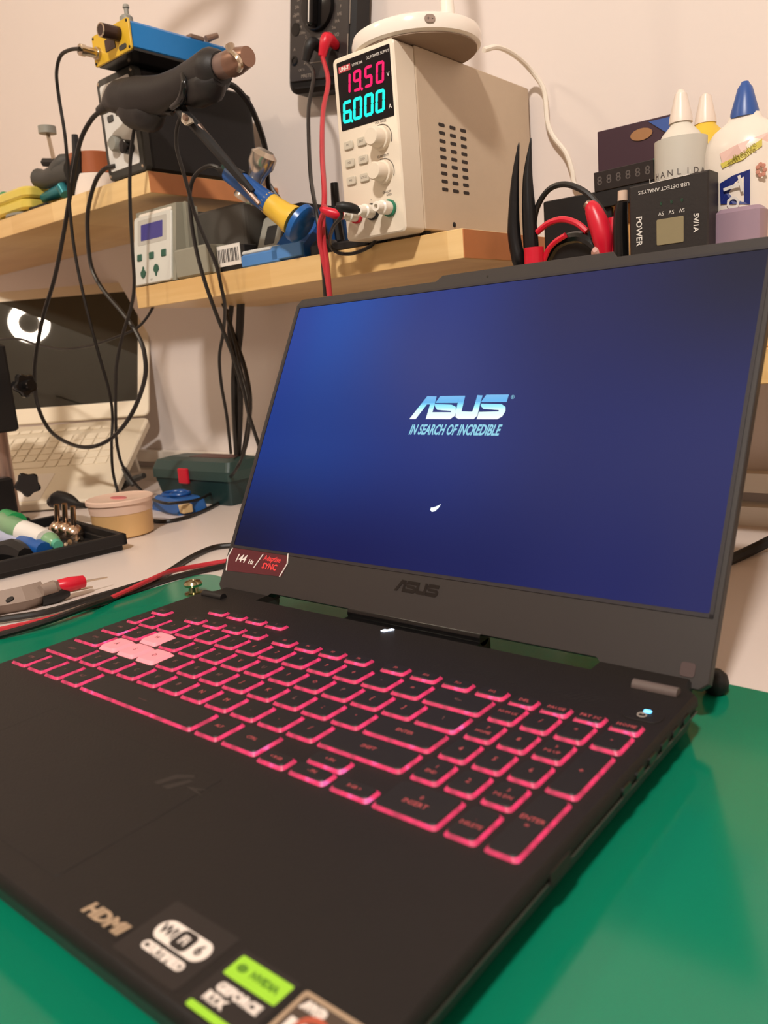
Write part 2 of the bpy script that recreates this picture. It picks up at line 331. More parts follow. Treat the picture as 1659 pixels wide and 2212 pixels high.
# ---- lid
LA=1.0704; LP=V((148.574,90.777,26.686)); UP=V((0,math.cos(LA),math.sin(LA))); NR=V((0,-math.sin(LA),math.cos(LA)))
LM=fr(LP,(1,0,0),UP)
def uv(x,y): h=pln(x,y,LP,NR)-LP; return (h.x,h.dot(UP))
lo=[(-173,-35),(-127,-35),(-121,-30.5),(121,-30.5),(127,-36),(173,-36.5),(177,-33),(177,197),(173,201.5),(88,201.5),(85,205.5),(-38,205.5),(-43,201.5),(-173,201.5),(-177,197),(-177,-31)]
b=MB(LR); b.M=LM; b.loft([([(u*.985,83+(v-83)*.985) for u,v in lo],-7),(lo,-5.5),(lo,-.4),([(u*.997,83+(v-83)*.997) for u,v in lo],0)]); lid=b.obj('lid',mlid,lap)
# display: dim blue start screen, uneven backlight glow and reflections painted into its emission
mscr=bpy.data.materials.new('lit_display'); mscr.use_nodes=True; nt=mscr.node_tree; bs=nt.nodes['Principled BSDF']
bs.inputs['Base Color'].default_value=(.004,.004,.006,1); bs.inputs['Roughness'].default_value=.3; bs.inputs['Specular IOR Level'].default_value=.035
tc=nt.nodes.new('ShaderNodeTexCoord'); sp=nt.nodes.new('ShaderNodeSeparateXYZ'); nt.links.new(tc.outputs['Generated'],sp.inputs[0])
def ramp(stops,src):
    r=nt.nodes.new('ShaderNodeValToRGB'); el=r.color_ramp.elements; el[0].position=stops[0][0]; el[0].color=(*lin(stops[0][1]),1); el[1].position=stops[-1][0]; el[1].color=(*lin(stops[-1][1]),1)
    for p_,c_ in stops[1:-1]: e=el.new(p_); e.color=(*lin(c_),1)
    r.color_ramp.interpolation='EASE'; nt.links.new(src,r.inputs['Fac']); return r.outputs['Color']
X=sp.outputs['X']; Z=sp.outputs['Z']
rt=ramp([(0,(44,72,160)),(.12,(42,82,170)),(.4,(48,62,132)),(.7,(52,52,92)),(1,(50,48,62))],X)
rm=ramp([(0,(26,58,140)),(.15,(32,62,140)),(.45,(38,54,126)),(.75,(48,52,104)),(1,(54,56,104))],X)
rb=ramp([(0,(18,22,58)),(.25,(20,26,84)),(.6,(28,34,90)),(.85,(38,42,98)),(1,(46,48,98))],X)
def mr(a,b_,src,lo_,hi):
    m=nt.nodes.new('ShaderNodeMapRange'); m.interpolation_type='SMOOTHSTEP'; m.inputs['From Min'].default_value=lo_; m.inputs['From Max'].default_value=hi; nt.links.new(src,m.inputs['Value'])
    x=nt.nodes.new('ShaderNodeMix'); x.data_type='RGBA'; nt.links.new(m.outputs[0],x.inputs['Factor']); nt.links.new(a,x.inputs['A']); nt.links.new(b_,x.inputs['B']); return x.outputs['Result']
c=mr(rb,rm,Z,0,.45); c=mr(c,rt,Z,.45,1.0)
nt.links.new(c,bs.inputs['Emission Color']); bs.inputs['Emission Strength'].default_value=.92
b=MB(LR); b.M=LM; b.prism(rrect(-172.1,172.1,0,193.6,1.2),-.3,.12); scr=b.obj('display',mscr,lid,label='lit blue display with white start logo')
b=MB(LR); b.M=LM
for q in (rrect(-174.2,174.2,-2.2,-.2,.5),rrect(-174.2,174.2,193.8,195.4,.5),rrect(-174.2,-172.2,-2.2,195.4,.5),rrect(172.2,174.2,-2.2,195.4,.5)): b.prism(q,-.2,.55)
b.obj('bezel_lip',pm('bezel_lip_black',(34,28,32),.6),lid)
LG=[[(205,505),(435,213),(553,217),(528,318),(430,318),(285,505)],[(470,318),(528,318),(500,418),(738,418),(738,402),(560,388),(530,340),(530,312),(745,322),(800,350),(800,400),(785,465),(725,507),(415,505)],
[(553,300),(537,300),(600,212),(845,208),(822,298)],[(845,208),(920,208),(872,408),(1010,412),(1048,300),(1075,200),(1142,204),(1110,310),(1075,460),(1030,505),(830,505),(795,480),(795,430)],
[(1120,290),(1190,195),(1478,193),(1450,287)],[(1120,308),(1385,315),(1435,350),(1435,400),(1395,470),(1330,508),(1065,508),(1095,415),(1345,408),(1350,392),(1150,375),(1118,335)]]
LG=[[uv(850+a/5.925,820+c_/5.925) for a,c_ in q] for q in LG]
mlogo=bpy.data.materials.new('lit_logo'); mlogo.use_nodes=True; nt=mlogo.node_tree; bs=nt.nodes['Principled BSDF']; bs.inputs['Base Color'].default_value=(0,0,0,1)
tc=nt.nodes.new('ShaderNodeTexCoord'); sp=nt.nodes.new('ShaderNodeSeparateXYZ'); nt.links.new(tc.outputs['Generated'],sp.inputs[0])
nt.links.new(ramp([(0,(250,255,255)),(.35,(225,255,255)),(.55,(150,240,255)),(.68,(110,205,250)),(.72,(88,180,240)),(1,(110,185,240))],sp.outputs['Z']),bs.inputs['Emission Color']); bs.inputs['Emission Strength'].default_value=1
b=MB(LR); b.M=LM
for q in LG: b.prism(q,.1,.2)
b.obj('screen_logo',mlogo,lid)
mslog=pm('lit_slogan',(0,0,0),.5,emit=(150,225,250),es=.85)
text('IN SEARCH OF INCREDIBLE',9.6,mslog,lid,LM@M4.Translation((.2,92.0,.15)),LR,name='slogan',ext=.04,sx=.585,shear=.34,bold=.28,res=3)
text('®',3.4,mslog,lid,LM@M4.Translation((38.6,113.6,.15)),LR,name='slogan',ext=.04,res=3)
b=MB(LR); b.M=LM; b.prism([(-2.6,39.2),(-1,38),(1.2,38.6),(3.6,41.2),(4.4,43.4),(1.8,42),(-.6,40.9),(-2.4,40.7)],.1,.2); b.obj('loading_spinner',pm('lit_spinner',(0,0,0),.5,emit=(240,250,255),es=1.1),lid)
b=MB(LR); b.M=LM
for q in LG: b.prism([((u)*.46+.8,(v-105)*.46-11.5) for u,v in q],-.1,.25)
b.obj('chin_logo',pm('chin_logo_gloss',(24,20,19),.2),lid)
b=MB(LR); b.M=LM; b.lathe([(.8,0),(.7,.25)],(-.6,199.9,0)); b.obj('webcam',mblkg,lid)
b=MB(LR); b.M=LM; b.bprism(rrect(163,170,-31.5,-24.5,1.5),-.1,.35,.15); b.obj('rubber_bumper',pm('bumper',(72,56,54),.7),lid)
b=MB(LR); b.M=LM; b.prism([(-173.5,-2.5),(-113.5,-.8),(-112,-8),(-115,-17.5),(-172,-20),(-175.5,-10)],-.05,.2); s=b.obj('sticker',pm('sticker_maroon',(84,26,34),.3,var=.1,scale=30),lid,label='dark red sticker below the left corner of the screen')
b=MB(LR); b.M=LM
for pts in ([(-172.6,-2.6),(-175,-10),(-172.8,-20)],[(-114,-.8),(-112.4,-8),(-116.5,-17.8)],[(-138.5,-3.8),(-144.5,-14.6)]):
    b.sweep([(u,v,.3) for u,v in pts],.55,5)
b.obj('sticker_edge',mpaper,lid)
text('144',8.2,mpaper,lid,LM@M4.Translation((-161.3,-9.6,.25)),LR,ext=.04,shear=.3,bold=.15,sx=.95); text('Hz',4.6,mpaper,lid,LM@M4.Translation((-149.6,-10.9,.25)),LR,ext=.04,shear=.3,bold=.1)
mrt=pm('sticker_red_print',(225,60,62),.5)
text('Adaptive',5.4,mrt,lid,LM@M4.Translation((-128.5,-6.4,.25)),LR,ext=.04,shear=.2,bold=.1,sx=.9); text('SYNC',5.8,mrt,lid,LM@M4.Translation((-129.5,-12.2,.25)),LR,ext=.04,shear=.2,bold=.2)
b=MB(LR); b.cyl((100,80,-3),(200,80,-3),5,n=12); b.box(100,200,64,86,-14,-5); b.obj('hinge_block',mblkg,lap,smooth=True)
# ------------------------------------------------------------------ shelves
def shelf(name,x0,x1,y0,z0,z1,label):
    s=thing(name,((x0+x1)/2,519,z0),label,'shelf'); o=((x0+x1)/2,519,z0)
    b=MB(o); b.box(x0,x1-.8,y0,519,z0,z1,.6); b.obj('board',mwood,s)
    b=MB(o); b.box(x1-.8,x1,y0+.6,518.4,z0+.6,z1-.6); b.obj('end_face',mendg,s)
    return s
shelf('wall_shelf',-430,47,315,230,254.6,'lower birch wall shelf carrying the cream power supply and grey station')
shelf('wall_shelf',-1250,-375,315,355,379,'upper left birch wall shelf carrying the black station and tape rolls')
sr=shelf('wall_shelf',283-220,900,325,116,141,'right hand birch wall shelf half hidden behind the laptop screen')
b=MB(((63+900)/2,519,116)); b.box(78,700,330,518,141,206,1); b.obj('riser_board',mwood,sr)
# ------------------------------------------------------------------ bench power supply
PO=(-28,400,254.6)
psu=thing('power_supply',PO,'cream bench power supply with red and cyan digits on the lower shelf','power supply')
x0,x1,yf,zb,zt=-61.5,6,290,255,408
b=MB(PO); b.M=fr((x0,yf+28,zb),(1,0,0),(0,0,1)); b.bprism(rrect(0,67.5,2,152.5,4,4),0,28,1.2); b.obj('front_bezel',mcream,psu,smooth=True)
b=MB(PO); b.box(x0+.6,x1+.4,yf+28,512,zb+4.5,zt-.6,.8); b.obj('case',mcase,psu)
for fx,fy in ((x0+9,330),(x1-9,330),(x0+9,495),(x1-9,495)):
    b=MB(PO); b.cyl((fx,fy,254.7),(fx,fy,260),5,n=12); b.obj('foot',mblk,psu)
FPM=fr((x0,yf-.01,zb),(1,0,0),(0,0,1))
b=MB(PO); b.M=FPM; b.bprism(rrect(5,63.6,93.8,148.4,1),-1,.5,.2); b.obj('display_window',pm('display_black',(14,12,16),.12,var=.02),psu,label='black display window')
mr_=pm('red_digits',(40,0,10),.4,emit=(244,10,96),es=1.25); mc_=pm('cyan_digits',(0,40,40),.4,emit=(10,232,214),es=1.3)
def digit(ch,x,y,w,h,mt,t):
    SEG={'0':'abcdef','1':'bc','5':'acdfg','6':'acdefg','9':'abcdfg'}[ch]; sl=.12
    pts={'a':[(0,1),(1,1)],'b':[(1,.5),(1,1)],'c':[(1,0),(1,.5)],'d':[(0,0),(1,0)],'e':[(0,0),(0,.5)],'f':[(0,.5),(0,1)],'g':[(0,.5),(1,.5)]}
    b=MB(PO); b.M=FPM
    for s_ in SEG:
        (u0,v0),(u1,v1)=pts[s_]; a=V((x+u0*w+v0*h*sl,y+v0*h)); c_=V((x+u1*w+v1*h*sl,y+v1*h)); d=(c_-a).normalized(); n_=V((-d.y,d.x))*t/2; a=a+d*t*.2; c_=c_-d*t*.2
        b.prism([tuple(a-n_),tuple(a-n_*.3-d*t*.35),tuple(a+n_),tuple(c_+n_),tuple(c_+n_*.3+d*t*.35),tuple(c_-n_)],.45,.85)
    return b.obj('digit',mt,psu)
for ch,x in zip('1950',(11,23,35.5,48)): digit(ch,x,122.4,6.6,14.2,mr_,2.2)
for ch,x in zip('6000',(8.8,20.6,33,45.4)): digit(ch,x,100.4,7.6,15,mc_,2.6)
for m_,x,y in ((mr_,31.6,121.8),(mc_,18,99.6)):
    b=MB(PO); b.M=FPM; b.lathe([(1.2,.45),(1.2,.85)],(x,y,0)); b.obj('decimal_point',m_,psu)
text('V',5,mpaper,psu,FPM@M4.Translation((60.4,126,.6)),PO,ext=.1); text('A',5,mpaper,psu,FPM@M4.Translation((60.4,101.5,.6)),PO,ext=.1)
b=MB(PO); b.M=FPM; b.bprism(rrect(7,20.5,139.6,144.6,.4),.3,.7,.1); lb=b.obj('brand_plate',pm('plate_red',(190,70,78),.4),psu)
text('UNI-T',4.2,mpaper,psu,FPM@M4.Translation((13.8,142,.8)),PO,ext=.05,bold=.2,sx=.95); text('UTP1306',3.1,mpaper,psu,FPM@M4.Translation((28.4,142.3,.6)),PO,ext=.05); text('DC POWER SUPPLY',3.2,mpaper,psu,FPM@M4.Translation((50.6,143.6,.6)),PO,ext=.05,sx=.88)
mbtn=pm('button_grey',(196,186,168),.5); mprt=pm('panel_print',(110,100,92),.6)
for r_ in range(3):
    for c_ in range(2):
        x=6.6+c_*15.4; y=77.5-r_*14.6; b=MB(PO); b.M=FPM; b.bprism(rrect(x,x+10.4,y,y+7,1.6),-.5,1.8,.5); bt=b.obj('button',mbtn,psu,smooth=True)
        text(('M1','EXT','M2','OCP','M3','LOCK')[r_*2+c_],2.6,mprt,bt,FPM@M4.Translation((x+5.2,y+3.6,1.85)),PO,ext=.05)
for y,l1 in ((79,'VOLTAGE'),(52,'CURRENT')):
    b=MB(PO); b.M=FPM; b.lathe([(9.6,0),(9.4,4),(7.8,4.4),(7.2,14),(6.4,15)],(48.5,y,0),n=28); b.obj('knob',mcream,psu,smooth=True)
    b=MB(PO); b.M=FPM; b.sweep([(48.5+11*math.cos(a*.1),y+11*math.sin(a*.1),.3) for a in range(-4,20)],.35,5); b.obj('dial_print',mprt,psu)
    text(l1,2.8,mprt,psu,FPM@M4.Translation((48.5,y+13.2,.2)),PO,ext=.05)
text('ON/OFF',2.6,mprt,psu,FPM@M4.Translation((50,36,.2)),PO,ext=.05); text('+',3.6,mprt,psu,FPM@M4.Translation((12,32,.2)),PO,ext=.05); text('-',3.6,mprt,psu,FPM@M4.Translation((32,33,.2)),PO,ext=.05); text('GND',2.6,mprt,psu,FPM@M4.Translation((52,33.5,.2)),PO,ext=.05)
for x,cm in ((14.5,mredp),(33,mblk),(52,pm('green_ring',(30,120,90),.4))):
    tr=MB(PO); tr.M=FPM; tr.lathe([(7,0),(7,2.5),(6,2.6)],(x,22.5,0)); tr=tr.obj('terminal_collar',cm,psu,smooth=True)
    b=MB(PO); b.M=FPM; b.lathe([(5.6,2),(5.8,12),(4.4,13),(4.2,19),(3.8,19.5),(2.0,19.5),(1.9,15)],(x,22.5,0)); b.obj('binding_post',mwht,psu,smooth=True)
for c_ in range(3):
    for r_ in range(9):
        b=MB(PO); y=347+c_*17.2; z=349.5-r_*6.75; b.M=fr((x1+.2,y,z),(0,1,0),(0,0,1)); b.bprism(rrect(0,9.6,-1.5,1.5,1.2),-.3,.5,.15); b.obj('vent_slot',pm('slot_dark',(46,36,32),.7),psu)
b=MB(PO); b.M=fr((x1+.2,363,266),(0,1,0),(0,0,1)); b.lathe([(2.4,0),(2.2,.8),(.8,1.0)],(0,0,0)); b.obj('screw',mblk,psu)
# ------------------------------------------------------------------ lamp on the power supply
LO=(-9,343,407.6)
lp=thing('desk_lamp',LO,'white round lamp base with a thin stem on top of power supply','lamp')
b=MB(LO); b.lathe([(52,1),(55.6,3),(56.6,9),(55,14.5),(46,18.5),(26,20),(0,20.3)],LO,n=48); b.obj('base',mwgl,lp,smooth=True)
b=MB(LO); b.lathe([(52.5,0.2),(52.5,1.2)],LO,n=48); b.obj('base_pad',pm('pad_tan',(150,128,110),.8),lp)
sx=LO[0]+22; b=MB(LO); b.sweep([(sx,LO[1]+18,430),(sx,LO[1]+18,470),(sx-2,LO[1]+18,540),(sx-10,LO[1]+15,640),(sx-60,LO[1]-20,760),(sx-200,LO[1]-180,820)],[7,5,4.5,4.5,4.5,4.5],10,5); b.obj('stem',mwgl,lp,smooth=True)
b=MB(LO); b.torus((sx-240,LO[1]-215,818),62,9,(0.1,.2,1)); b.obj('lamp_ring',mwht,lp,smooth=True)
p=at(988,60,Y=290); p=V((48,300,420))
a=math.radians(-42); d=V((math.cos(a),math.sin(a),0)); b=MB(LO); o=V(LO)+d*56.4+V((0,0,9)); b.M=fr(o,(-d.y,d.x,0),(0,0,1))
b.bprism(rrect(-4.4,4.4,-3.2,3.2,3,4),-1,.5,.2); b.obj('touch_switch',pm('switch_brown',(150,130,118),.5),lp)
text('+ -',4.6,pm('switch_ink',(70,60,56),.5),lp,b.M@M4.Translation((0,0,.6)),LO,ext=.05)
# ------------------------------------------------------------------ wall multimeter
MO=(-246,519,540)
mm=thing('multimeter',MO,'black multimeter with dial and two probe leads hanging on the wall','multimeter')
MM=M4.Translation((-246.5,480,537.5))@M4.Rotation(math.radians(9),4,'Y')@fr((0,0,0),(1,0,0),(0,0,1))
b=MB(MO); b.M=MM; b.bprism(rrect(-53,53,-74,110,14,5),-38,-6,5); b.obj('case',mblk,mm,smooth=True)
b=MB(MO); b.M=MM; b.bprism(rrect(-47,47,-62,104,5,4),-8,-4,1); b.obj('face_plate',pm('meter_face',(52,46,44),.35,var=.08),mm)
b=MB(MO); b.M=MM; b.bprism(rrect(-38,38,52,92,3),-5,-3,.5); b.obj('display_window',pm('lcd_green',(120,128,104),.2),mm)
b=MB(MO); b.M=MM; b.lathe([(25,-4),(24,1),(23,1.5),(0,1.5)],(0,12,0),n=32); b.obj('dial',mblkg,mm,smooth=True)
b=MB(MO); b.M=MM; b.bprism(rrect(-5,5,-10,36,4.5,4),1,12,1.5); kn=b.obj('dial_grip',mblkg,mm,smooth=True)
b=MB(MO); b.M=MM; b.bprism(rrect(-.8,.8,-6,32,.6),11.8,12.3,.1); b.obj('pointer_line',mpaper,mm)
for x,y in ((-38,-39),(-14,-34),(8,-32),(30,-30)):
    b=MB(MO); b.M=MM; b.lathe([(5.5,-4.2),(5.5,-3.2),(3.4,-3),(3.2,-3.9)],(x,y,0)); b.obj('socket',mblkg,mm)
b=MB(MO); b.M=MM; b.lathe([(7,-4.2),(7,-3.2),(4,-3.1)],(-36,-6,0)); b.obj('socket',mblkg,mm)
mmp=pm('meter_print',(150,138,126),.6)
rl=['200','2k','20k','200k','2M','20M','200m','2','20','200','750','1000','20u','2m','10A','hFE','F','nF','Hz','OFF']
for k,s_ in enumerate(rl):
    a=math.radians(-215+k*13.1); text(s_,4.6,mmp,mm,MM@M4.Translation((35*math.cos(a),12+33*math.sin(a),-3.8)),MO,ext=.06,res=1)
for x,y,s_,z_ in ((-38,-27,'A',5),(-14,-24,'mA',5),(8,-22,'COM',4.5),(30,-19,'VΩ',5),(-26,-50,'CAT II',3.6),(-14,-57,'MASTECH',5.5),(-38,8,'PNP',4)): text(s_,z_,mmp,mm,MM@M4.Translation((x,y,-3.8)),MO,ext=.06,res=1)
b=MB(MO); b.M=MM
for pts in ([(47,104),(49,60),(49,-10)],[(47,-20),(47,-50)],[(-22,-44),(12,-44)]): b.sweep([(x,y,-3.9) for x,y in pts],.5,5)
b.obj('face_lines',mmp,mm)
# meter leads
def cable(name,pts,r,mt,label,cat='cable',group=None,n=8,parent=None):
    P_=[]
    for p_ in pts:
        if len(p_)==3: P_.append(at(p_[0],p_[1],Y=p_[2]))
        elif p_[2]=='z': P_.append(at(p_[0],p_[1],Z=p_[3]))
        else: P_.append(V(p_[3]))
    b=MB(P_[0]); b.sweep(P_,r,n,5)
    return b.obj(name,mt,loc=P_[0],smooth=True,label=label,cat=cat,group=group)
def plug(name,x,y,Y,dx,dy,dy2,r,L,mt,label,cat='plug'):
    p0=at(x,y,Y=Y); p1=at(dx,dy,Y=dy2); b=MB(p0); b.sweep([p0,p0.lerp(p1,.3),p0.lerp(p1,.7),p1],[r,r,r*.8,r*.5],12); return b.obj(name,mt,loc=p0,smooth=True,label=label,cat=cat)
for (px_,py_,ang,mt,lb,x_,y_) in ((695,105,0,mblk,'black lead plug in the middle of multimeter sockets',8,-32),(725,100,0,mredp,'red lead plug in the right multimeter socket',30,-30)):
    p0=MM@V((x_,y_,-3)); p1=MM@V((x_+ (2 if mt is mblk else 4),y_+2,17)); p2=MM@V((x_-(3 if mt is mblk else -1),y_-16,21)); b=MB(p0); b.sweep([p0,p1,p2],[5,7.2,4.5],12,5); b.obj('lead_plug',mt,loc=p0,smooth=True,label=lb,cat='plug')
    (P1,P2)=((MM@V((4.5,-48,20.5)),None) if mt is mblk else (MM@V((31,-46,20.5)),None))
    if mt is mblk: cable('test_lead',[(0,0,'p',P1),(678,160,440),(667,230,410),(667,300,380),(671,380,345),(680,440,312),(690,500,303),(697,560,300),(703,640,300)],2.1,mcab,'thin black test lead hanging straight down from the multimeter')
    else: cable('test_lead',[(0,0,'p',P1),(709,175,430),(698,240,400),(696,330,350),(701,420,300),(697,480,290),(699,520,288),(706,570,287),(712,640,287)],2.6,mred,'thin red test lead hanging from the multimeter in front of shelf')
# ------------------------------------------------------------------ power supply leads
def fp(x,y,z): return FPM@V((x,y,z))
b=MB(fp(33,22.5,19)); b.sweep([fp(31,23,18),fp(29,24.5,25),fp(24,26,30),fp(20,27,33)],[3.4,4.4,4.4,2.6],12,4); b.obj('banana_plug',mblk,loc=fp(33,22.5,19),smooth=True,label='black banana plug in the power supply middle terminal',cat='plug')
b=MB(fp(14,22,15)); b.sweep([fp(14,21,17),fp(10,22.5,21),fp(4,25,25),fp(-1,28,28)],[3.2,4.2,4.2,2.8],12,4); b.obj('banana_plug',mredp,loc=fp(14,22,15),smooth=True,label='red banana plug in the power supply left terminal',cat='plug')
cable('output_lead',[(0,0,'p',fp(20,27,33)),(738,465,262),(720,490,268),(712,525,290),(728,545,302),(760,548,306),(795,535,310),(812,520,312)],1.7,mcab,'black lead looping from the power supply over the shelf edge')
cable('output_lead',[(0,0,'p',fp(-1,28,28)),(703,450,275),(692,480,280),(691,520,284),(699,560,286),(707,600,288),(713,640,290)],2.6,mred,'red lead dropping from the left power supply terminal past shelf')
# ------------------------------------------------------------------ black hot air station on upper shelf
SO=(-412,400,379)
st=thing('rework_station',SO,'tall black hot air station with white front panel on upper shelf','station')
b=MB(SO); b.box(-446,-376,322,489,380,489,3); b.obj('case',pm('station_black',(22,19,19),.6,bump=.3,scale=50),st)
STM=fr((-449,322,379.4),(1,0,0),(0,0,1))
b=MB(SO); b.M=STM; b.bprism(rrect(0,75,0,111,6,4),-1,10,1.6); b.obj('front_frame',pm('frame_grey',(58,57,52),.5),st,smooth=True)
b=MB(SO); b.M=STM; b.bprism(rrect(7,66,9,103,3),9,10.6,.3); b.obj('front_panel',pm('panel_silver',(215,212,205),.4,var=.1,scale=30),st)
for x,y in ((16,62),(33,66)):
    b=MB(SO); b.M=STM; b.bprism(rrect(x,x+11,y,y+7,1.5),10.2,12,.4); b.obj('rocker_switch',mdgrey,st)
b=MB(SO); b.M=STM; b.lathe([(9,10),(8.6,18),(7,20)],(30,36,0)); b.obj('knob',mgrey,st,smooth=True)
b=MB(SO); b.M=STM; b.lathe([(8,10),(7.6,21),(6,22)],(52,28,0)); b.obj('knob',mblkg,st,smooth=True)
b=MB(SO); b.M=STM; b.lathe([(3,10.2),(2.6,12)],(58,58,0)); b.obj('indicator',mdgrey,st)
text('REWORK',6,pm('panel_ink_red',(150,60,60),.5),st,STM@M4.Translation((40,94,10.7)),SO,ext=.1)
for x,y in ((5,5),(70,5),(5,106),(70,106)):
    b=MB(SO); b.M=STM; b.lathe([(2,10),(1.6,10.8)],(x,y,0)); b.obj('screw',mmetal,st)
# blue and yellow box
BX=(-370,330,490); 
bb=thing('instrument_box',BX,'blue metal box with yellow end panel lying on the black station','box',rz=math.radians(-1))
b=MB(); b.box(-38,32,-40,95,1,30,3); b.obj('housing',pm('blue_anodised',(30,120,190),.35,.3,var=.05),bb,smooth=True)
b=MB(); b.box(-37,31,-39,94,0,4,.5); b.obj('underside',mblkg,bb)
b=MB(); b.M=fr((-39,-40,0),(1,0,0),(0,0,1)); b.bprism(rrect(0,72,0,31.5,3),0,2.5,.4); pn=b.obj('end_panel',pm('panel_yellow',(214,172,44),.4,var=.05),bb)
bm_=fr((-39,-42.5,0),(1,0,0),(0,0,1))
b=MB(); b.M=bm_; b.bprism(rrect(25,44,9,21,1),-.2,.8,.2); b.obj('display_window',pm('oled_dark',(62,40,34),.3),bb)
b=MB(); b.M=bm_; b.lathe([(7.5,0),(7,20),(6.2,21)],(51,20,0)); b.obj('knob',pm('knob_brown',(60,42,34),.25,.3),bb,smooth=True)
b=MB(); b.M=bm_; b.torus((51,20,20.5),6.2,.9,n=24,m=6); b.obj('knob_rim',mmetal,bb,smooth=True)
b=MB(); b.M=bm_; b.bprism(rrect(50,64,3.5,8.5,2.4,3),-.2,.7,.2); b.obj('charging_port',mdgrey,bb)
b=MB(); b.M=bm_; b.lathe([(7,0),(6.6,3),(5,3.2),(5,16),(6,16.4),(6,22),(3,23)],(9,12,0)); b.obj('connector',mmetal,bb,smooth=True)
for x,y in ((3,3),(69,3),(3,28.5),(69,28.5)):
    b=MB(); b.M=bm_; b.lathe([(1.5,0),(1.3,.6)],(x,y,0)); b.obj('screw',mblk,bb)
b=MB(); b.lathe([(7,30),(7,40),(5,42)],(10,-28,0)); b.lathe([(2.5,42),(2.5,48),(3.6,49),(3,52)],(12,-28,0)); b.obj('top_cap',mgrey,bb,smooth=True)
b=MB(); b.box(20,31,40,60,29,34,1); b.cyl((26,66,34),(30,80,40),4,3,10); b.obj('rear_clip',mdull,bb)
# ------------------------------------------------------------------ hot air gun
g0=at(243,232,Y=285); 
hg=thing('hot_air_gun',(-290,285,395),'black hot air gun with metal nozzle resting across the black station','hot air gun')
GO=(-290,285,395)
def gp(*l): return [at(x,y,Y=Y_) for x,y,Y_ in l]
mgun=pm('gun_black',(28,24,23),.5,var=.08,scale=50,bump=.2)
b=MB(GO); b.sweep(gp((238,222,284),(262,212,282),(300,212,280),(350,205,276),(395,186,272),(430,168,270),(462,152,268),(480,146,268)),[10,18,21,18.5,17,18,20,14],18,5); b.obj('handle',mgun,hg,smooth=True)
b=MB(GO); b.sweep(gp((262,225,284),(290,240,282),(325,248,280),(348,240,279)),[10,18,17,7],14,4); b.obj('handle_butt',mgun,hg,smooth=True)
b=MB(GO); b.sweep(gp((398,205,270),(425,196,268),(455,182,266),(474,168,265)),[9,16,16.5,8],14,4); b.obj('nose_cover',mgun,hg,smooth=True)
b=MB(GO); b.sweep(gp((396,160,254),(400,185,252),(392,215,254),(372,232,258)),[3,4.5,4.5,3],10,4); b.obj('trigger_guard',mblkg,hg,smooth=True)
b=MB(GO); b.sweep(gp((468,148,267),(512,131,264)),[11,11],18); b.obj('nozzle_tube',pm('nozzle_steel',(138,116,108),.4,.6,var=.15),hg,smooth=True)
b=MB(GO); b.sweep(gp((500,137,264),(512,132,263),(536,122,262)),[11.8,11.4,8.5],18); b.obj('nozzle_tip',pm('nozzle_tip_steel',(140,108,92),.35,.7,var=.2),hg,smooth=True)
b=MB(GO); b.sweep(gp((502,118,256),(496,98,256)),[3,4.5],8); b.sweep(gp((500,113,250),(515,127,246),(520,142,248),(516,152,254)),[2.4,2.4,2.4,2.4],6,3); b.obj('nozzle_clamp',mmetal,hg,smooth=True)
b=MB(GO); b.sweep(gp((240,222,284),(215,240,284)),[7.5,5],12); b.obj('strain_relief',mcab,hg,smooth=True)
# holder bracket + iron rest rods
b0=at(398,250,Y=262)
hb=thing('gun_holder',b0,'dark bracket with silver screw clip under the hot air gun','bracket')
b=MB(b0); b.sweep(gp((300,250,285),(330,238,284),(365,243,275),(400,225,268),(460,208,266)),[2.2]*5,6,4); b.obj('wire_arm',mblkg,hb,smooth=True)
b=MB(b0); b.sweep(gp((385,228,266),(400,250,262),(425,275,262),(500,362,268),(545,415,275)),[6,6,5.5,4.5,3.5],8,3); b.obj('arm',mblk,hb,smooth=True)
b=MB(b0); pq=gp((393,243,250),(411,256,250),(414,264,250),(400,271,250),(391,262,250)); b.rings([pq,[q+V((0,3,0)) for q in pq]]); b.obj('clip_plate',pm('clip_silver',(196,182,164),.35,.4),hb)
b=MB(b0); c_=at(402,254,Y=249); b.lathe([(3.2,0),(2.6,2.4)],c_,(0,-1,0)); b.obj('clip_screw',mdull,hb)
p0=at(430,272,Y=262)
b=MB(p0); b.sweep(gp((430,272,262),(470,325,266),(530,405,272),(560,440,277)),[3.2,3,2.6,2.2],8,3); b.obj('steel_rod',mdull,loc=p0,smooth=True,label='thin grey steel rod slanting down beside the blue soldering iron',cat='rod')
# ------------------------------------------------------------------ soldering iron
i0=at(470,372,Y=286)
ir=thing('soldering_iron',i0,'blue and yellow handled soldering iron resting in its blue holder','soldering iron')
b=MB(i0); b.sweep(gp((478,366,286),(505,375,287),(525,388,288)),[5,6.5,7.5],14,3); b.obj('cord_end',mblk,ir,smooth=True)
b=MB(i0); b.sweep(gp((487,356,285),(498,372,286)),[5,6],10); b.obj('switch_sleeve',pm('teal_sleeve',(40,90,84),.5),ir,smooth=True)
b=MB(i0); b.sweep(gp((495,374,286),(530,400,288),(560,424,291),(584,441,294)),[9,9.4,10,10.8],18,3); b.obj('grip',mblue,ir,smooth=True)
b=MB(i0); b.sweep(gp((576,435,293),(596,451,296),(616,465,299),(626,472,300),(632,476,301)),[10.5,11.2,12,14,14],18); b.obj('collar',myel,ir,smooth=True)
b=MB(i0); b.sweep(gp((630,474,301),(640,482,303)),[5,4],12); b.obj('barrel',mmetal,ir,smooth=True)
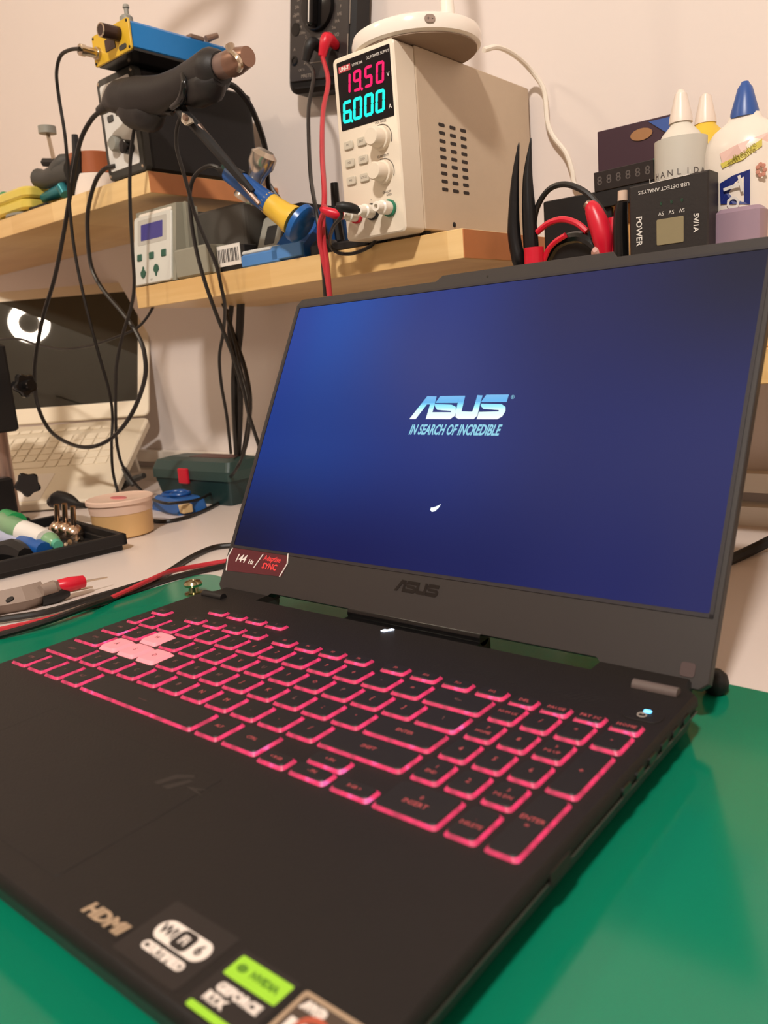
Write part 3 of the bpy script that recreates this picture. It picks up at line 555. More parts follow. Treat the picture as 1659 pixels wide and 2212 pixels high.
b=MB(i0); b.sweep(gp(*[(481,367,286),(455,358,285),(430,370,284),(414,395,283),(410,440,281),(420,520,281),(440,600,283),(468,680,290),(500,760,300),(524,835,310),(539,900,320),(563,975,330),(575,1040,330)]),2.1,8,5); b.obj('cord',mcab,ir,smooth=True)
# chrome horn beside it
h0=at(560,375,Y=300)
b=MB(h0); b.M=fr(at(536,432,Y=298),at(560,365,Y=300)-at(536,432,Y=298),(0,-1,0)); 
b.M=b.M@M4.Identity(4); b.lathe([(15,0),(14.5,4),(12,9),(8,20),(9,28),(13,36),(13,46),(8,50)],(0,0,0),(1,0,0),n=20); b.obj('funnel_guard',pm('chrome_horn',(190,176,160),.2,.8,var=.2,scale=60),loc=h0,smooth=True,label='shiny metal funnel between black station and blue iron',cat='iron guard')
# blue holder
HO=(-160,335,254.6)
ho=thing('iron_holder',HO,'blue plastic soldering iron holder on the lower shelf','holder')
b=MB(HO); 
b.rings([[V((x,y,z)) for y,z in ((322,254.8),(322,268),(346,290),(352,304),(396,304),(396,254.8))] for x in (-192,-146)]); b.obj('body',mblue,ho)
b=MB(HO); b.box(-191,-147,318,330,257,271,1); b.obj('ledge',mlblue,ho)
b=MB(HO); c0=at(645,480,Y=307); ax=(at(584,441,Y=294)-at(632,476,Y=301)).normalized(); b.lathe([(15,-8),(19,-5),(19.5,0),(16,1),(13,0)],c0,ax,n=28); b.obj('rest_ring',pm('deep_blue_ring',(30,96,168),.3),ho,smooth=True)
s=MB((-212,322,254.6)); s.box(-238,-180,318,345,255,268,1.5); s=s.obj('sponge_tray',mlblue,loc=(-212,322,254.6),label='small light blue sponge tray at the shelf front',cat='tray')
b=MB((-212,322,254.6)); b.box(-237,-181,319,344,268,272,1.2); o=b.obj('sponge',pm('tray_rim',(205,205,200),.4),s)
# ------------------------------------------------------------------ grey soldering station on lower shelf
GO2=(-350,360,254.6)
gs=thing('soldering_station',GO2,'grey soldering station with small blue display and green buttons','station')
mg2=pm('station_grey',(142,138,122),.45); mg3=pm('station_dark',(70,66,60),.5)
tl=at(290,470,Y=332); tr_=at(365,445,Y=332); bl=at(293,610,Y=317); br=at(372,597,Y=317)
nrm=V((0,-1,.18))
def quadp(u,v): return (bl.lerp(br,u)).lerp(tl.lerp(tr_,u),v)
GM=fr(bl,br-bl,tl-bl); gw=(br-bl).length; gh=(tl-bl).length
GM=fr((-432,317,256.5),(1,0,0),(0,.16,1)); gw=74; gh=80
b=MB(GO2); b.M=GM; b.bprism(rrect(0,gw,0,gh,3,3),-4,2,.8); b.obj('front_panel',pm('panel_white_grey',(206,204,194),.4,var=.04),gs)
b=MB(GO2); b.rings([[(x,y,z) for y,z in ((318,256),(340,256),(340,343),(331,342))] for x in (-431,-352)]); b.rings([[(x,y,z) for y,z in ((336,256),(356,256),(356,338),(340,343))] for x in (-430,-346)]); b.obj('front_shell',mg2,gs)
b=MB(GO2); b.rings([[(x,y,z) for y,z in ((330,256),(500,256),(500,325),(470,334),(352,334))] for x in (-428,-352)]); b.obj('body',mg3,gs)
b=MB(GO2); b.box(-352,-290,318,360,256,288,2); b.box(-352,-286,322,358,256,266,1); b.obj('side_block',mg2,gs)
b=MB(GO2); b.box(-352,-262,352,470,256,330,3); b.obj('rear_housing',mg3,gs)
b=MB(GO2); b.box(-290,-244,330,350,256,282,1); o=b.obj('side_box',mblk,gs)
b=MB(GO2); b.box(-288,-250,329.2,330.2,262,284); o=b.obj('barcode_label',mpaper,gs)
b=MB(GO2)
for k in range(14):
    x=-286+k*2.5; b.box(x,x+random.choice((.6,1,1.5)),328.8,329.4,266,280)
b.obj('barcode_print',pm('ink_black',(50,44,42),.6),gs,kind='stuff')
b=MB(GO2); b.M=GM; b.bprism(rrect(15,58,51,70,1),1.6,2.6,.3); b.obj('display',pm('lcd_blue',(52,48,108),.15,emit=(48,44,110),es=.35),gs)
b=MB(GO2); b.M=GM; b.bprism(rrect(8,66,46,76,2),1.4,2.2,.3); b.obj('display_frame',pm('frame_pale',(182,178,168),.4),gs)
mgb=pm('green_button',(38,84,66),.45)
for k in range(3):
    b=MB(GO2); b.M=GM; b.bprism(rrect(8+k*24,17+k*24,28,36,1),1.8,3.2,.4); b.obj('button',mgb,gs)
for x,s_ in ((20,1),(46,-1)):
    b=MB(GO2); b.M=GM; b.prism([(x+5*math.cos(a)*(1 if math.sin(a)*s_<0.4 else .3),14+7*math.sin(a)) for a in [k*.5236 for k in range(12)]],1.8,3.2); b.obj('button',mgb,gs)
text('SET',2.6,mprt,gs,GM@M4.Translation((36,4,2.1)),GO2,ext=.05)
b=MB(GO2); b.box(-424,-360,329,334,335,339,1); b.obj('top_rim',mwht,gs)
# dark tool behind: small meter with grey label
p0=(-262,400,254.6)
dd=thing('socket_tester',p0,'dark angular unit with grey label plate behind the sponge tray','device')
b=MB(p0); b.M=fr((-262,352,254.6),(0,1,0),(0,0,1)); b.rings([[(x,y,z) for y,z in ((352,255),(440,255),(440,330),(380,330))] for x in (-262,-205)]) if 0 else None
b=MB(p0); b.rings([[(x,y,z) for y,z in ((350,255),(440,255),(440,322),(384,322))] for x in (-258,-205)]); b.obj('body',mblk,dd)
b=MB(p0); b.M=fr((-252,358,272),(1,0,0),(0,.45,1)); b.bprism(rrect(0,34,0,42,3),1,4,.4); b.obj('label_plate',mgrey,dd)
b=MB(p0); b.M=fr((-252,358,272),(1,0,0),(0,.45,1)); b.bprism(rrect(10,26,8,30,2),3.8,4.4,.1); b.obj('label_print',mblk,dd)
# black puck and base
pk=at(690,548,Y=312); pk.x=-128; b=MB((pk.x,333,254.6)); b.lathe([(14,0),(15,2),(15,9),(11,14),(4,15),(2.5,34)],(pk.x,333,254.7),n=24); b.obj('round_adapter',mblk,loc=(pk.x,333,254.6),smooth=True,label='black round plug standing between blue holder and power supply',cat='plug')
b=MB((-85,345,254.6)); b.box(-112,-64,322,372,254.7,264,2); b.obj('flat_adapter',mblk,loc=(-85,345,254.6),label='flat black adapter on shelf left of the power supply',cat='adapter')
pa=at(722,400,Y=370); b=MB(pa); b.sweep(gp((722,395,372),(728,480,372),(735,520,372)),[4,5,5],8); b.obj('screwdriver',mblk,loc=pa,smooth=True,label='slim black tool leaning left of the power supply',cat='tool')
# ------------------------------------------------------------------ upper shelf left: tins, vise, tapes
mtin=pm('yellow_tin',(226,204,96),.22,.2,var=.06)
for k,(z,dx) in enumerate(((384.4,-22),(399.4,-18))):
    o=(-690+dx,345,z); b=MB(o); b.bprism(rrect(-748+dx,-640+dx,318,388,14,5),z,z+14.6,3); b.obj('tin',mtin,loc=o,smooth=True,label=('lower of two yellow tins stacked on the upper shelf','upper of two yellow tins stacked on the upper shelf')[k],cat='tin',group='yellow tins on the upper shelf')
o=(-700,350,379.2); b=MB(o); b.lathe([(34,0),(36,1),(36,4),(33,5)],(-704,350,379.2),n=28); b.obj('solder_spool',mgrey,loc=o,smooth=True,label='flat grey disc under the yellow tins',cat='spool')
o=(-765,345,379.2); b=MB(o); b.lathe([(10,0),(11,3),(11,38),(8,42),(4,46)],(-766,345,379.2)); b.obj('small_bottle',pm('green_cap',(50,140,84),.4),loc=o,smooth=True,label='green small bottle at the far left of the upper shelf',cat='bottle')
def roll(z0,z1,r,mt,lb,o):
    c=(-588,384,z0); b=MB(c); b.lathe([(r-12,0),(r-.8,0),(r,.8),(r,z1-z0-.8),(r-.8,z1-z0),(r-12,z1-z0)],c,n=40)
    b.obj('tape_roll',mt,loc=c,smooth=True,label=lb,cat='tape roll')
roll(379.2,416,37,pm('white_tape',(232,220,210),.25,var=.03),'white tape roll at the bottom of stack beside station',0)
roll(416.4,444,34,pm('amber_tape',(160,92,60),.2,var=.1,scale=10),'amber film tape roll on top of the white roll',0)
VO=(-640,345,379.2)
vi=thing('bench_vise',VO,'small black clamp vise with teal parts and screw knob','vise')
b=MB(VO); b.box(-668,-622,325,372,379.3,386,1); b.box(-690,-640,330,366,379.3,384,1); b.obj('base',mblk,vi)
def vp(*l): return [at(x,y,Y=Y_) for x,y,Y_ in l]
b=MB(VO); b.sweep(vp((84,385,345),(100,388,346),(125,380,350),(160,372,355)),[13,12,15,17],14,3); b.obj('jaw_screw',mdgrey,vi,smooth=True)
b=MB(VO); b.sweep(vp((128,370,350),(142,350,352),(150,345,352)),[14,12,6],12,2); b.obj('jaw_block',mdgrey,vi,smooth=True)
b=MB(VO); b.sweep(vp((96,351,350),(140,352,352)),[6,6],6); b.obj('cross_bar',mblk,vi)
b=MB(VO); b.sweep(vp((103,288,350),(116,345,350)),[2.6,3],8); b.obj('screw_rod',mmetal,vi,smooth=True)
b=MB(VO); b.sweep(vp((101,273,350),(103,289,350)),[11.5,11.5],20); b.obj('knob',mgrey,vi,smooth=True)
b=MB(VO); b.sweep(vp((161,291,352),(166,330,352),(166,370,352),(160,425,352)),[4,6,9,11],8); b.obj('upright',mblk,vi,smooth=True)
mteal=pm('teal_anodised',(40,120,130),.3,.4)
b=MB(VO); b.sweep(vp((95,428,345),(118,418,346),(140,408,347)),[6,8,9],10,2); b.obj('lower_screw',mteal,vi,smooth=True)
b=MB(VO); b.sweep(vp((132,402,338),(142,420,338)),[7,7],10); b.sweep(vp((150,405,350),(156,428,350)),[9,10],8); b.obj('teal_clamp',mteal,vi,smooth=True)
# ------------------------------------------------------------------ right shelf: tools and bottles
SZ=206
def up(x,Y,top_=None): return (x,Y,SZ)
for (x,ytop,lb) in ((0,0,'left one of two black pointed tweezers beside power supply'),(1,0,'right one of two black pointed tweezers beside power supply')):
    if x==0: pts=gp((1121,308,345),(1119,325,345),(1112,400,345),(1110,500,345),(1120,560,345),(1124,578,345)); r=[.4,1.2,3.6,5.6,6.0,4]
    else: pts=gp((1147,298,348),(1145,318,348),(1140,380,348),(1142,450,348),(1147,530,348),(1150,585,348)); r=[.4,1.3,4.0,5.8,6.6,5]
    b=MB((pts[-1].x,pts[-1].y,pts[-1].z)); b.sweep(pts,r,12,4,sq=.8 if 0 else 1); ob=b.obj('tweezers',pm('matte_black_steel',(26,25,26),.3,.3),loc=pts[-1],smooth=True,label=lb,cat='tweezers',group='black tweezers beside the power supply')
pts=gp((1153,535,340),(1154,575,340)); b=MB(pts[1]); b.sweep(pts,[8.2,8.2],14); b.obj('probe_tip',mredp,loc=pts[1],smooth=True,label='short red cylindrical probe cap right of the tweezers',cat='cap')
# black case behind the leads
q=[at(1175,435,Y=400),at(1298,385,Y=400)]
b=MB((125,400,SZ)); b.box(at(1174,480,Y=404).x,at(1290,480,Y=404).x,404,414,SZ,at(1230,425,Y=404).z,1); b.obj('black_case',mblk,loc=(125,400,SZ),label='black case behind the curled red and black test leads',cat='case')
cable('test_lead',[(1158,560,352),(1153,500,352),(1160,450,352),(1185,410,352),(1220,398,352),(1260,412,352),(1290,440,352),(1315,480,352),(1335,540,352)],2.4,mcab,'black test lead arching over the black case on right shelf')
cable('test_lead',[(1160,502,348),(1185,482,348),(1215,474,348),(1245,482,348),(1268,500,348)],2.6,mredp,'upper red test lead arc right of the tweezers')
cable('test_lead',[(1174,565,344),(1184,540,344),(1200,522,344),(1222,508,344)],2.3,mredp,'lower red test lead arc right of the tweezers')
cable('test_lead',[(1180,560,350),(1205,525,350),(1250,512,350),(1285,530,350),(1300,560,350)],4.5,mblkg,'thick shiny black lead coil on the right shelf')
pts=gp((1272,444,342),(1280,452,342),(1292,480,342),(1302,515,342),(1308,560,344)); b=MB(pts[-1]); b.sweep(pts,[4.5,6.4,8,8,5],12,3); rp_=b.obj('test_probe',mredp,loc=pts[-1],smooth=True,label='red test probe with pale tip leaning on the right shelf',cat='probe')
b=MB(pts[-1]); b.sweep(gp((1267,440,342),(1277,449,342)),[3.6,4],10); b.obj('probe_ferrule',mdull,rp_,smooth=True)
pts=gp((1325,470,352),(1330,520,352),(1332,560,352)); b=MB(pts[-1]); b.sweep(pts,[5,8,8],12,2); b.obj('test_probe',mredp,loc=pts[-1],smooth=True,label='second red probe just left of the black pen',cat='probe')
b=MB(at(1292,545,Y=342)); c_=at(1292,545,Y=342); b.lathe([(4.5,0),(5,2),(2,6)],c_,(0,-1,.3)); b.obj('eraser_bit',pm('pinkish_white',(205,160,150),.5),loc=c_,smooth=True,label='small pinkish white piece between the test leads',cat='bit')
# pen
pts=gp((1345,412,340),(1345,434,340),(1344,436,340),(1341,460,340),(1340,500,340),(1342,560,340)); b=MB(pts[-1]); b.sweep(pts[2:],[4.4,5.4,6,6],14); pen=b.obj('pen',mblkg,loc=pts[-1],smooth=True,label='glossy black pen with pale tip beside the power meter',cat='pen')
b=MB(pts[-1]); b.sweep(pts[:2],[3.6,3.8],12); b.obj('pen_tip',pm('pale_tip',(214,186,164),.4),pen,smooth=True)
# cork board card
xa=at(1306,450,Y=396).x; xb=at(1400,450,Y=396).x; b=MB((180,400,SZ)); b.box(xa,xb,396,402,SZ,at(1340,386,Y=396).z,.6); b.obj('cork_card',pm('cork_tan',(214,160,92),.7,var=.15,scale=50),loc=(180,400,SZ),label='tan wooden card standing behind the pen',cat='card')
# counter display board
DO=(165,400,SZ)
dbp=[at(1270,385,Y=372),at(1410,350,Y=372)]
db=thing('counter_board',(dbp[0].x+25,372,SZ),'black seven segment counter board with green circuit end','circuit board'); DO=(dbp[0].x+25,372,SZ)
DM=fr((dbp[0].x,372,dbp[0].z-12),(dbp[1]-dbp[0]).normalized(),(0,0,1)); dl=(dbp[1]-dbp[0]).length
DM=fr((137,380,268),(1,0,.02),(0,0,1)); 
b=MB(DO); b.M=DM; b.bprism(rrect(0,50,5,20,.6),-3,3,.3); b.obj('display_block',pm('segment_black',(38,33,32),.3),db)
b=MB(DO); b.M=DM; b.bprism(rrect(0,62,-8,6,.6),-4,2,.3); b.obj('board_edge',mblk,db)
b=MB(DO); b.M=DM; b.bprism(rrect(48,70,0,21,.6),-3.2,0,.3); b.obj('circuit',pm('pcb_green',(34,130,84),.4,var=.3,scale=200),db)
for k in range(6): text('8',9.5,pm('segment_unlit',(92,84,80),.4),db,DM@M4.Translation((5+8*k,12.6,3.1)),DO,name='segment_digit',ext=.05,res=2)
b=MB(DO); b.M=DM; b.bprism(rrect(-6,12,-50,-8,1),-6,-2,.3); b.obj('support_post',mblk,db)
# dark printed box behind
CO=(190,460,SZ)
A_=at(1290,290,Y=455); B_=at(1482,246,Y=455)
cb=MB(CO); cb.box(A_.x,B_.x+2,455,461,SZ,A_.z+2,.5); cb=cb.obj('printed_card',pm('dark_card',(66,46,56),.35,var=.15,scale=8),loc=CO,label='dark printed card with blue corner behind the bottles',cat='card')
b=MB(CO); b.M=fr((0,454.6,0),(1,0,0),(0,0,1)); zt_=A_.z+1
b.prism([(B_.x+1,zt_-1),(B_.x-32,zt_-1),(B_.x-18,zt_-12),(B_.x+1,zt_-24)],.1,.5); b.obj('blue_corner',pm('card_blue',(62,90,156),.4),cb)
b=MB(CO); b.M=fr((0,454.6,0),(1,0,0),(0,0,1)); c_=at(1385,290,Y=454); b.prism(circ(c_.x,c_.z,10,14,5),.1,.5); b.obj('gold_mark',pm('card_gold',(160,116,78),.4),cb)
# bottles
mbot=pm('translucent_white_bottle',(214,206,192),.25,var=.03); mcapw=pm('nozzle_white',(228,212,198),.35)
def bottle(name,cx,Y,zt,r,zsh,label,cap,capr,capz,sy=1,bm_=None):
    o=(cx,Y,SZ); root=thing(name,o,label,'bottle')
    b=MB(o); b.lathe([(r-1,0),(r,2),(r,zsh-SZ-10),(r*.93,zsh-SZ-3),(r*.72,zsh-SZ+5),(r*.42,zsh-SZ+11),(r*.36,zsh-SZ+15)],(cx,Y,SZ+.2),n=32,sy=sy); b.obj('body',bm_ or mbot,root,smooth=True)
    z=zsh-SZ+13; b=MB(o); b.lathe([(capr*1.0,z),(capr*.95,z+4),(capr*.72,z+12),(capr*.5,z+20),(capr*.34,zt-SZ-2),(capr*.24,zt-SZ)],(cx,Y,SZ),n=24); b.obj('nozzle',cap,root,smooth=True)
    return root,o
c1=at(1465,340,Y=362); zt1=at(1462,196,Y=362).z; zs1=at(1400,310,Y=362).z-4
r_,o_=bottle('glue_bottle',c1.x+2,362,zt1,18.5,zs1,'small translucent glue bottle with white nozzle behind the power meter',mcapw,8.5,0)
b=MB(o_); cx,zz=c1.x+2,at(1450,350,Y=340).z; b.lathe([(18.8,0),(18.8,40)],(cx,362,zz-22-SZ+SZ),n=32)
b.bm.free() if 0 else b.obj('label_band',pm('grey_label',(196,190,178),.4,var=.04),r_,smooth=True)
for k,ch in enumerate('HANLIDA'):
    a=math.radians(-132+k*19); p_=V((cx+19*math.cos(a),362+19*math.sin(a),zz-7)); text(ch,6,pm('label_ink',(92,84,80),.5),r_,fr(p_,(-math.sin(a),math.cos(a),0),(0,0,1)),o_,ext=.05)
c2=at(1515,330,Y=392); r2,o2=bottle('glue_bottle',c2.x+2,395,at(1515,205,Y=395).z,19,at(1520,290,Y=395).z-6,'yellow labelled glue bottle just behind the small translucent one',mcapw,8,0,bm_=pm('yellow_label_bottle',(222,184,60),.35,var=.04))
c3=at(1610,380,Y=372); mbw=pm('white_bottle',(226,214,200),.3,var=.02); cx3=c3.x-1
r3,o3=bottle('glue_bottle',cx3,372,at(1603,178,Y=372).z,29,at(1575,275,Y=372).z-9,'large white glue bottle with blue cap and navy label',pm('blue_cap',(48,82,148),.35),10,0,sy=.75,bm_=mbw)
def lab(poly,mt,zoff=.5,nm='label_patch'):
    b=MB(o3); F=[]
    for L_ in (0,.5):
        F.append([])
        for x,y in poly:
            p_=at(x,y,Y=346); dx=max(-.97,min(.97,(p_.x-cx3)/29)); F[-1].append(V((p_.x,372-.75*math.sqrt(1-dx*dx)*29.3-zoff-L_*.3,p_.z)))
    b.rings(F); b.obj(nm,mt,r3)
lab([(1550,395),(1580,378),(1616,364),(1616,400),(1616,440),(1580,440),(1552,440)],pm('label_navy',(26,40,110),.4))
lab([(1550,330),(1590,310),(1659,276),(1659,300),(1600,330),(1556,352)],pm('label_pink',(226,188,176),.4))
lab([(1552,352),(1590,336),(1640,296),(1640,312),(1600,344),(1556,362)],pm('label_yellow',(206,190,84),.4),.7)
pt=at(1585,412,Y=346); text('To',19,mpaper,r3,fr((pt.x-1,348.4,pt.z-2),(.2,.12,-1),(1,-.1,.2)),o3,ext=.1,bold=.15)
pt=at(1600,330,Y=346); text('adhesive',6,pm('label_olive',(150,140,60),.5),r3,fr((pt.x,348.6,pt.z),(1,0,.5),(-.5,0,1)),o3,ext=.1)
for k in range(7):
    a=k*.9; pt=at(1640+8*math.cos(a),365+12*math.sin(a),Y=346); b=MB(o3); b.lathe([(1.6,0),(1.2,.4)],(pt.x,351,pt.z),(0,-1,0),n=8); b.obj('printed_flower',pm('flower_ink',(190,130,110),.5),r3)
# power meter (upside-down)
TO=(212,340,SZ)
tm=thing('power_meter',TO,'black power meter standing upside down with small grey display','power meter')
TL_=at(1358,404,Y=325); TR_=at(1531,370,Y=325)
wx0,wx1=TL_.x,TR_.x
b=MB(TO); b.M=fr((0,325,0),(1,0,0),(0,0,1)); b.bprism([(wx0,SZ+.1),(wx1,SZ+.1),(wx1,TL_.z+1.5),(wx0,TL_.z)],-22,0,1.2); b.obj('case',pm('meter_black',(38,33,31),.5,bump=.2),tm)
TM=fr((wx0,325,SZ),(1,0,0),(0,0,1)); tw=wx1-wx0
b=MB(TO); b.M=TM; b.bprism(rrect(tw*.36,tw*.70,13,31,1),-.3,.6,.2); b.obj('display',pm('lcd_olive',(140,128,98),.25),tm)
text('POWER',6,mpaper,tm,TM@M4.Translation((tw*.13,25,.3))@M4.Rotation(math.radians(-90),4,'Z'),TO,ext=.1,bold=.1)
text('5V/1A',5,mpaper,tm,TM@M4.Translation((tw*.85,25,.3))@M4.Rotation(math.radians(-90),4,'Z'),TO,ext=.1,bold=.1)
R180=M4.Rotation(math.pi,4,'Z')
text('USB DETECT ANALYSIS',3.6,mpaper,tm,TM@M4.Translation((tw*.45,52,.3))@R180,TO,ext=.1)
for k in range(3): text('5V',3.8,mpaper,tm,TM@M4.Translation((tw*(.42+.13*k),35,.3))@R180,TO,ext=.1); text('8',3.4,pm('dim_green',(44,84,60),.5),tm,TM@M4.Translation((tw*(.42+.13*k),42,.3))@R180,TO,ext=.1)
b=MB(TO); b.M=TM; b.sweep([(tw*.28,57,.3),(tw*.28,60,.3)],.3,5); b.sweep([(tw*.28,57,.3),(tw*.78,58,.3),(tw*.78,61,.3)],.3,5); b.obj('bracket_print',mpaper,tm)
b=MB((261,355,SZ)); b.box(243,276,340,362,SZ+.1,239,3); b.obj('lavender_box',pm('lavender_plastic',(150,126,140),.45,var=.04),loc=(261,355,SZ),smooth=True,label='small lavender box in front of the white glue bottle',cat='box')
# ------------------------------------------------------------------ desk left side: white laptop, stand, tray
F_=V((-556,318,-14)); az=math.radians(127); ti=math.radians(25)
wdx=V((math.cos(az-math.pi/2),math.sin(az-math.pi/2),0))   # right direction
dep=V((math.cos(az)*math.cos(ti),math.sin(az)*math.cos(ti),math.sin(ti)))
WL=thing('laptop',(F_.x,F_.y,-28),'open white laptop with black screen propped up at the left wall','laptop'); WO=(F_.x,F_.y,-28)
BM=fr(F_,wdx,dep)    # x: towards right edge is 0, left is negative ; y depth ; z up normal
mwl=pm('polycarbonate_white',(236,222,198),.3,var=.02)
b=MB(WO); b.M=BM; b.bprism(rrect(-330,0,0,222,10,4),-14,0,2); b.obj('base_case',mwl,WL,smooth=True)
b=MB(WO); b.M=BM; b.bprism(rrect(-224,-105,6,74,3),-.1,.4,.1); b.obj('touchpad',mwgl,WL)
for r_ in range(6):
    n_=14 if r_<5 else 14; yk=200-r_*18.4-(0 if r_ else -4); hk=16 if r_ else 8
    xs=[-300+k*19.2 for k in range(14)]
    for k,x in enumerate(xs):
        if r_==5 and 4<=k<=8:
            if k==4: w_=5*19.2-2.5
            else: continue
        else: w_=16.6
        b=MB(WO); b.M=BM; b.bprism(rrect(x,x+w_,yk-hk,yk,1.6,1),-.2,1.6,.5); b.obj('key',pm('white_key',(236,222,198),.4),WL)
az2=az; la2=math.radians(67); H_=BM@V((0,222,4)); upv=V((math.cos(az)*math.cos(la2),math.sin(az)*math.cos(la2),math.sin(la2)))
SM=fr(H_,wdx,upv)
b=MB(WO); b.M=SM; b.bprism(rrect(-330,0,0,236,10,4),-7,0,1.5); b.obj('lid',mwl,WL,smooth=True)
b=MB(WO); b.M=SM; b.bprism(rrect(-311,-18,26,217,1),-.1,.5,.1); b.obj('screen',pm('dark_glossy_screen',(44,42,36),.02,spec=.8),WL)
b=MB(WO); b.M=SM; b.lathe([(1.2,0),(1,.6)],(-165,227,0),(0,0,1)); b.obj('camera_dot',mblk,WL)
b=MB(WO); b.M=BM; b.bprism(rrect(-320,-30,100,108,2),-48,-14,1); b.bprism(rrect(-320,-30,190,198,2),-84,-14,1) ; b.obj('prop_stand',mwht,WL)
# microscope stand
MO2=(-560,185,-28)
ms=thing('microscope_stand',MO2,'black stand with steel column and two clamp knobs at left edge','stand')
def bx(name,x0,x1,y0,y1,Y,th,mt,par,O):
    a=at(x0,y1,Y=Y); c_=at(x1,y0,Y=Y); b=MB(O); b.box(a.x-60,c_.x,Y-th/2,Y+th/2,a.z,c_.z,2); return b.obj(name,mt,par)
pc=at(-6,1000,Y=190)
b=MB(MO2); b.box(pc.x-60,pc.x+20,155,212,-27.9,-20,2); b.obj('base_plate',mblk,ms)
b=MB(MO2); b.lathe([(12,0),(12,330)],(pc.x-2,197,-20),n=24); b.obj('column',pm('column_steel',(168,140,126),.3,.7),ms,smooth=True)
a=at(48,1135,Y=195); c_=at(36,1030,Y=195); b=MB(MO2); b.box(pc.x-60,a.x,165,195,-19.9,c_.z,3); b.obj('lower_clamp',mblk,ms)
a=at(45,930,Y=195); c_=at(12,742,Y=195); b=MB(MO2); b.box(pc.x-60,a.x,165,195,a.z,c_.z,3); b.obj('focus_block',mblk,ms)
def star(Cc,ax,R,th,nm):
    b=MB(MO2); ax=V(ax).normalized(); b.M=fr(Cc,ax.orthogonal(),ax.cross(ax.orthogonal())); 
    b.bprism([(R*(1+.13*math.cos(5*t))*math.cos(t),R*(1+.13*math.cos(5*t))*math.sin(t)) for t in [2*math.pi*k/30 for k in range(30)]],-th/2,th/2,2); return b.obj(nm,mblkg,ms,smooth=True)
k1=at(60,1046,Y=190); star(k1,(.9,-.45,.1),14,15,'clamp_knob'); b=MB(MO2); b.cyl(k1-V((22,0,0)),k1,4,n=10); b.obj('knob_shaft',mblkg,ms,smooth=True)
k2=at(54,832,Y=190); star(k2,(1,-.05,.05),13,9,'focus_knob'); b=MB(MO2); b.cyl(k2-V((22,0,0)),k2+V((16,0,0)),6,n=12); b.obj('knob_shaft',mblkg,ms,smooth=True)
# tray
TRO=(-400,130,-28)
ty=thing('parts_tray',TRO,'black plastic tray on the desk holding tubes and metal tips','tray')
A=at(268,1188,Z=-14); rx=A.x
pA=at(268,1172,Z=-6); pB=at(0,1240,Z=-10); pC=at(200,1128,Z=-10)
ang=math.atan2(-0.30,1); 
TX=fr((-291,168,-28),(-.115,-1,0),(-1,.115,0))
TX=fr((-306,183,-27.8),(-.14,-1,0),(1,-.14,0))
b=MB(TRO); b.M=fr((-306,178,-27.9),(-1,.14,0),(-.14,-1,0)); Lx,Ly=190,150
b.box(6,Lx,6,Ly,0,3,1); b.box(0,Lx+4,0,6,6,18,1); b.box(0,6,0,Ly+4,6,18,1); b.box(0,Lx+4,Ly,Ly+6,6,18,1); b.box(Lx,Lx+6,0,Ly,6,18,1)
b.box(5,Lx,4,8,0,10,1); b.box(4,8,4,Ly,0,10,1); b.box(4,Lx,Ly-3,Ly+2,0,10,1)
b.obj('tray_body',mblk,ty)
# three metal tips standing behind tray
tips=((125,1090,1140,'left'),(142,1088,1142,'middle'),(160,1094,1148,'right'))
for k,(x,y0_,y1_,nm) in enumerate(tips):
    c_=at(x,y1_,Z=-10); c_=V((c_.x,c_.y,-22)); 
    Yc=175; c_=at(x,y1_,Y=Yc); t_=at(x-3,y0_,Y=Yc); b=MB(c_); b.sweep([c_,c_.lerp(t_,1)],[3.2,3.2],10); b.lathe([(3,-14),(8,-11),(10.5,-6),(11,-2),(9.5,3),(6,6.5),(3.4,8)],c_); 
    b.obj('metal_tip',pm('tip_nickel',(205,180,158),.2,1),loc=c_,smooth=True,label='%s of three metal nozzle tips standing in the black tray'%nm,cat='nozzle',group='metal nozzle tips in the tray')
k3=at(130,1083,Y=215); b=MB(k3); b.sweep(gp((112,1085,225),(128,1080,225),(150,1083,225),(170,1090,225),(185,1092,225)),[7,12,9,3.5,3.5],12,3); b.obj('spatula',mblk,loc=k3,smooth=True,label='dark round headed tool lying behind the metal tips',cat='tool')
# tubes in the tray
def gt(*l): return [at(x,y,Z=z) for x,y,z in l]
pts=gt((8,1130,2),(40,1145,0),(75,1157,-4),(110,1170,-8),(120,1175,-10)); b=MB(pts[2]); b.sweep(pts,[12.5,12.5,11,9.5,6.5],16,2); tb=b.obj('glue_tube',pm('green_clear',(120,160,118),.3,var=.1),loc=pts[2],smooth=True,label='green and white tube lying on top in the black tray',cat='tube')
b=MB(pts[2]); b.sweep(gt((50,1149,-1),(75,1157,-4),(100,1167,-6)),[12.6,12,10.8],16,2); b.obj('tube_label',mpaper,tb,smooth=True)
b=MB(pts[2]); b.sweep(gt((118,1172,-9),(126,1178,-10)),[6,5],12); b.obj('tube_end',pm('mint_end',(90,170,140),.4),tb,smooth=True)
b=MB(pts[2]); b.sweep(gt((12,1118,6),(35,1130,4)),[10,12],14); b.obj('tube_cap',pm('bright_green_cap',(36,150,84),.35),tb,smooth=True)
pts=gt((-20,1158,-9),(30,1168,-10),(52,1176,-12),(75,1184,-13),(96,1190,-14)); b=MB(pts[2]); b.sweep(pts[2:],[11,11.5,9],14,2); tb=b.obj('paste_tube',mblue,loc=pts[2],smooth=True,label='blue capped tube lying lower in the black tray',cat='tube')
b=MB(pts[2]); b.sweep(pts[:3],[9,9.5,9.5],14,2); b.obj('tube_body',pm('pale_tube',(170,175,200),.4),tb,smooth=True)
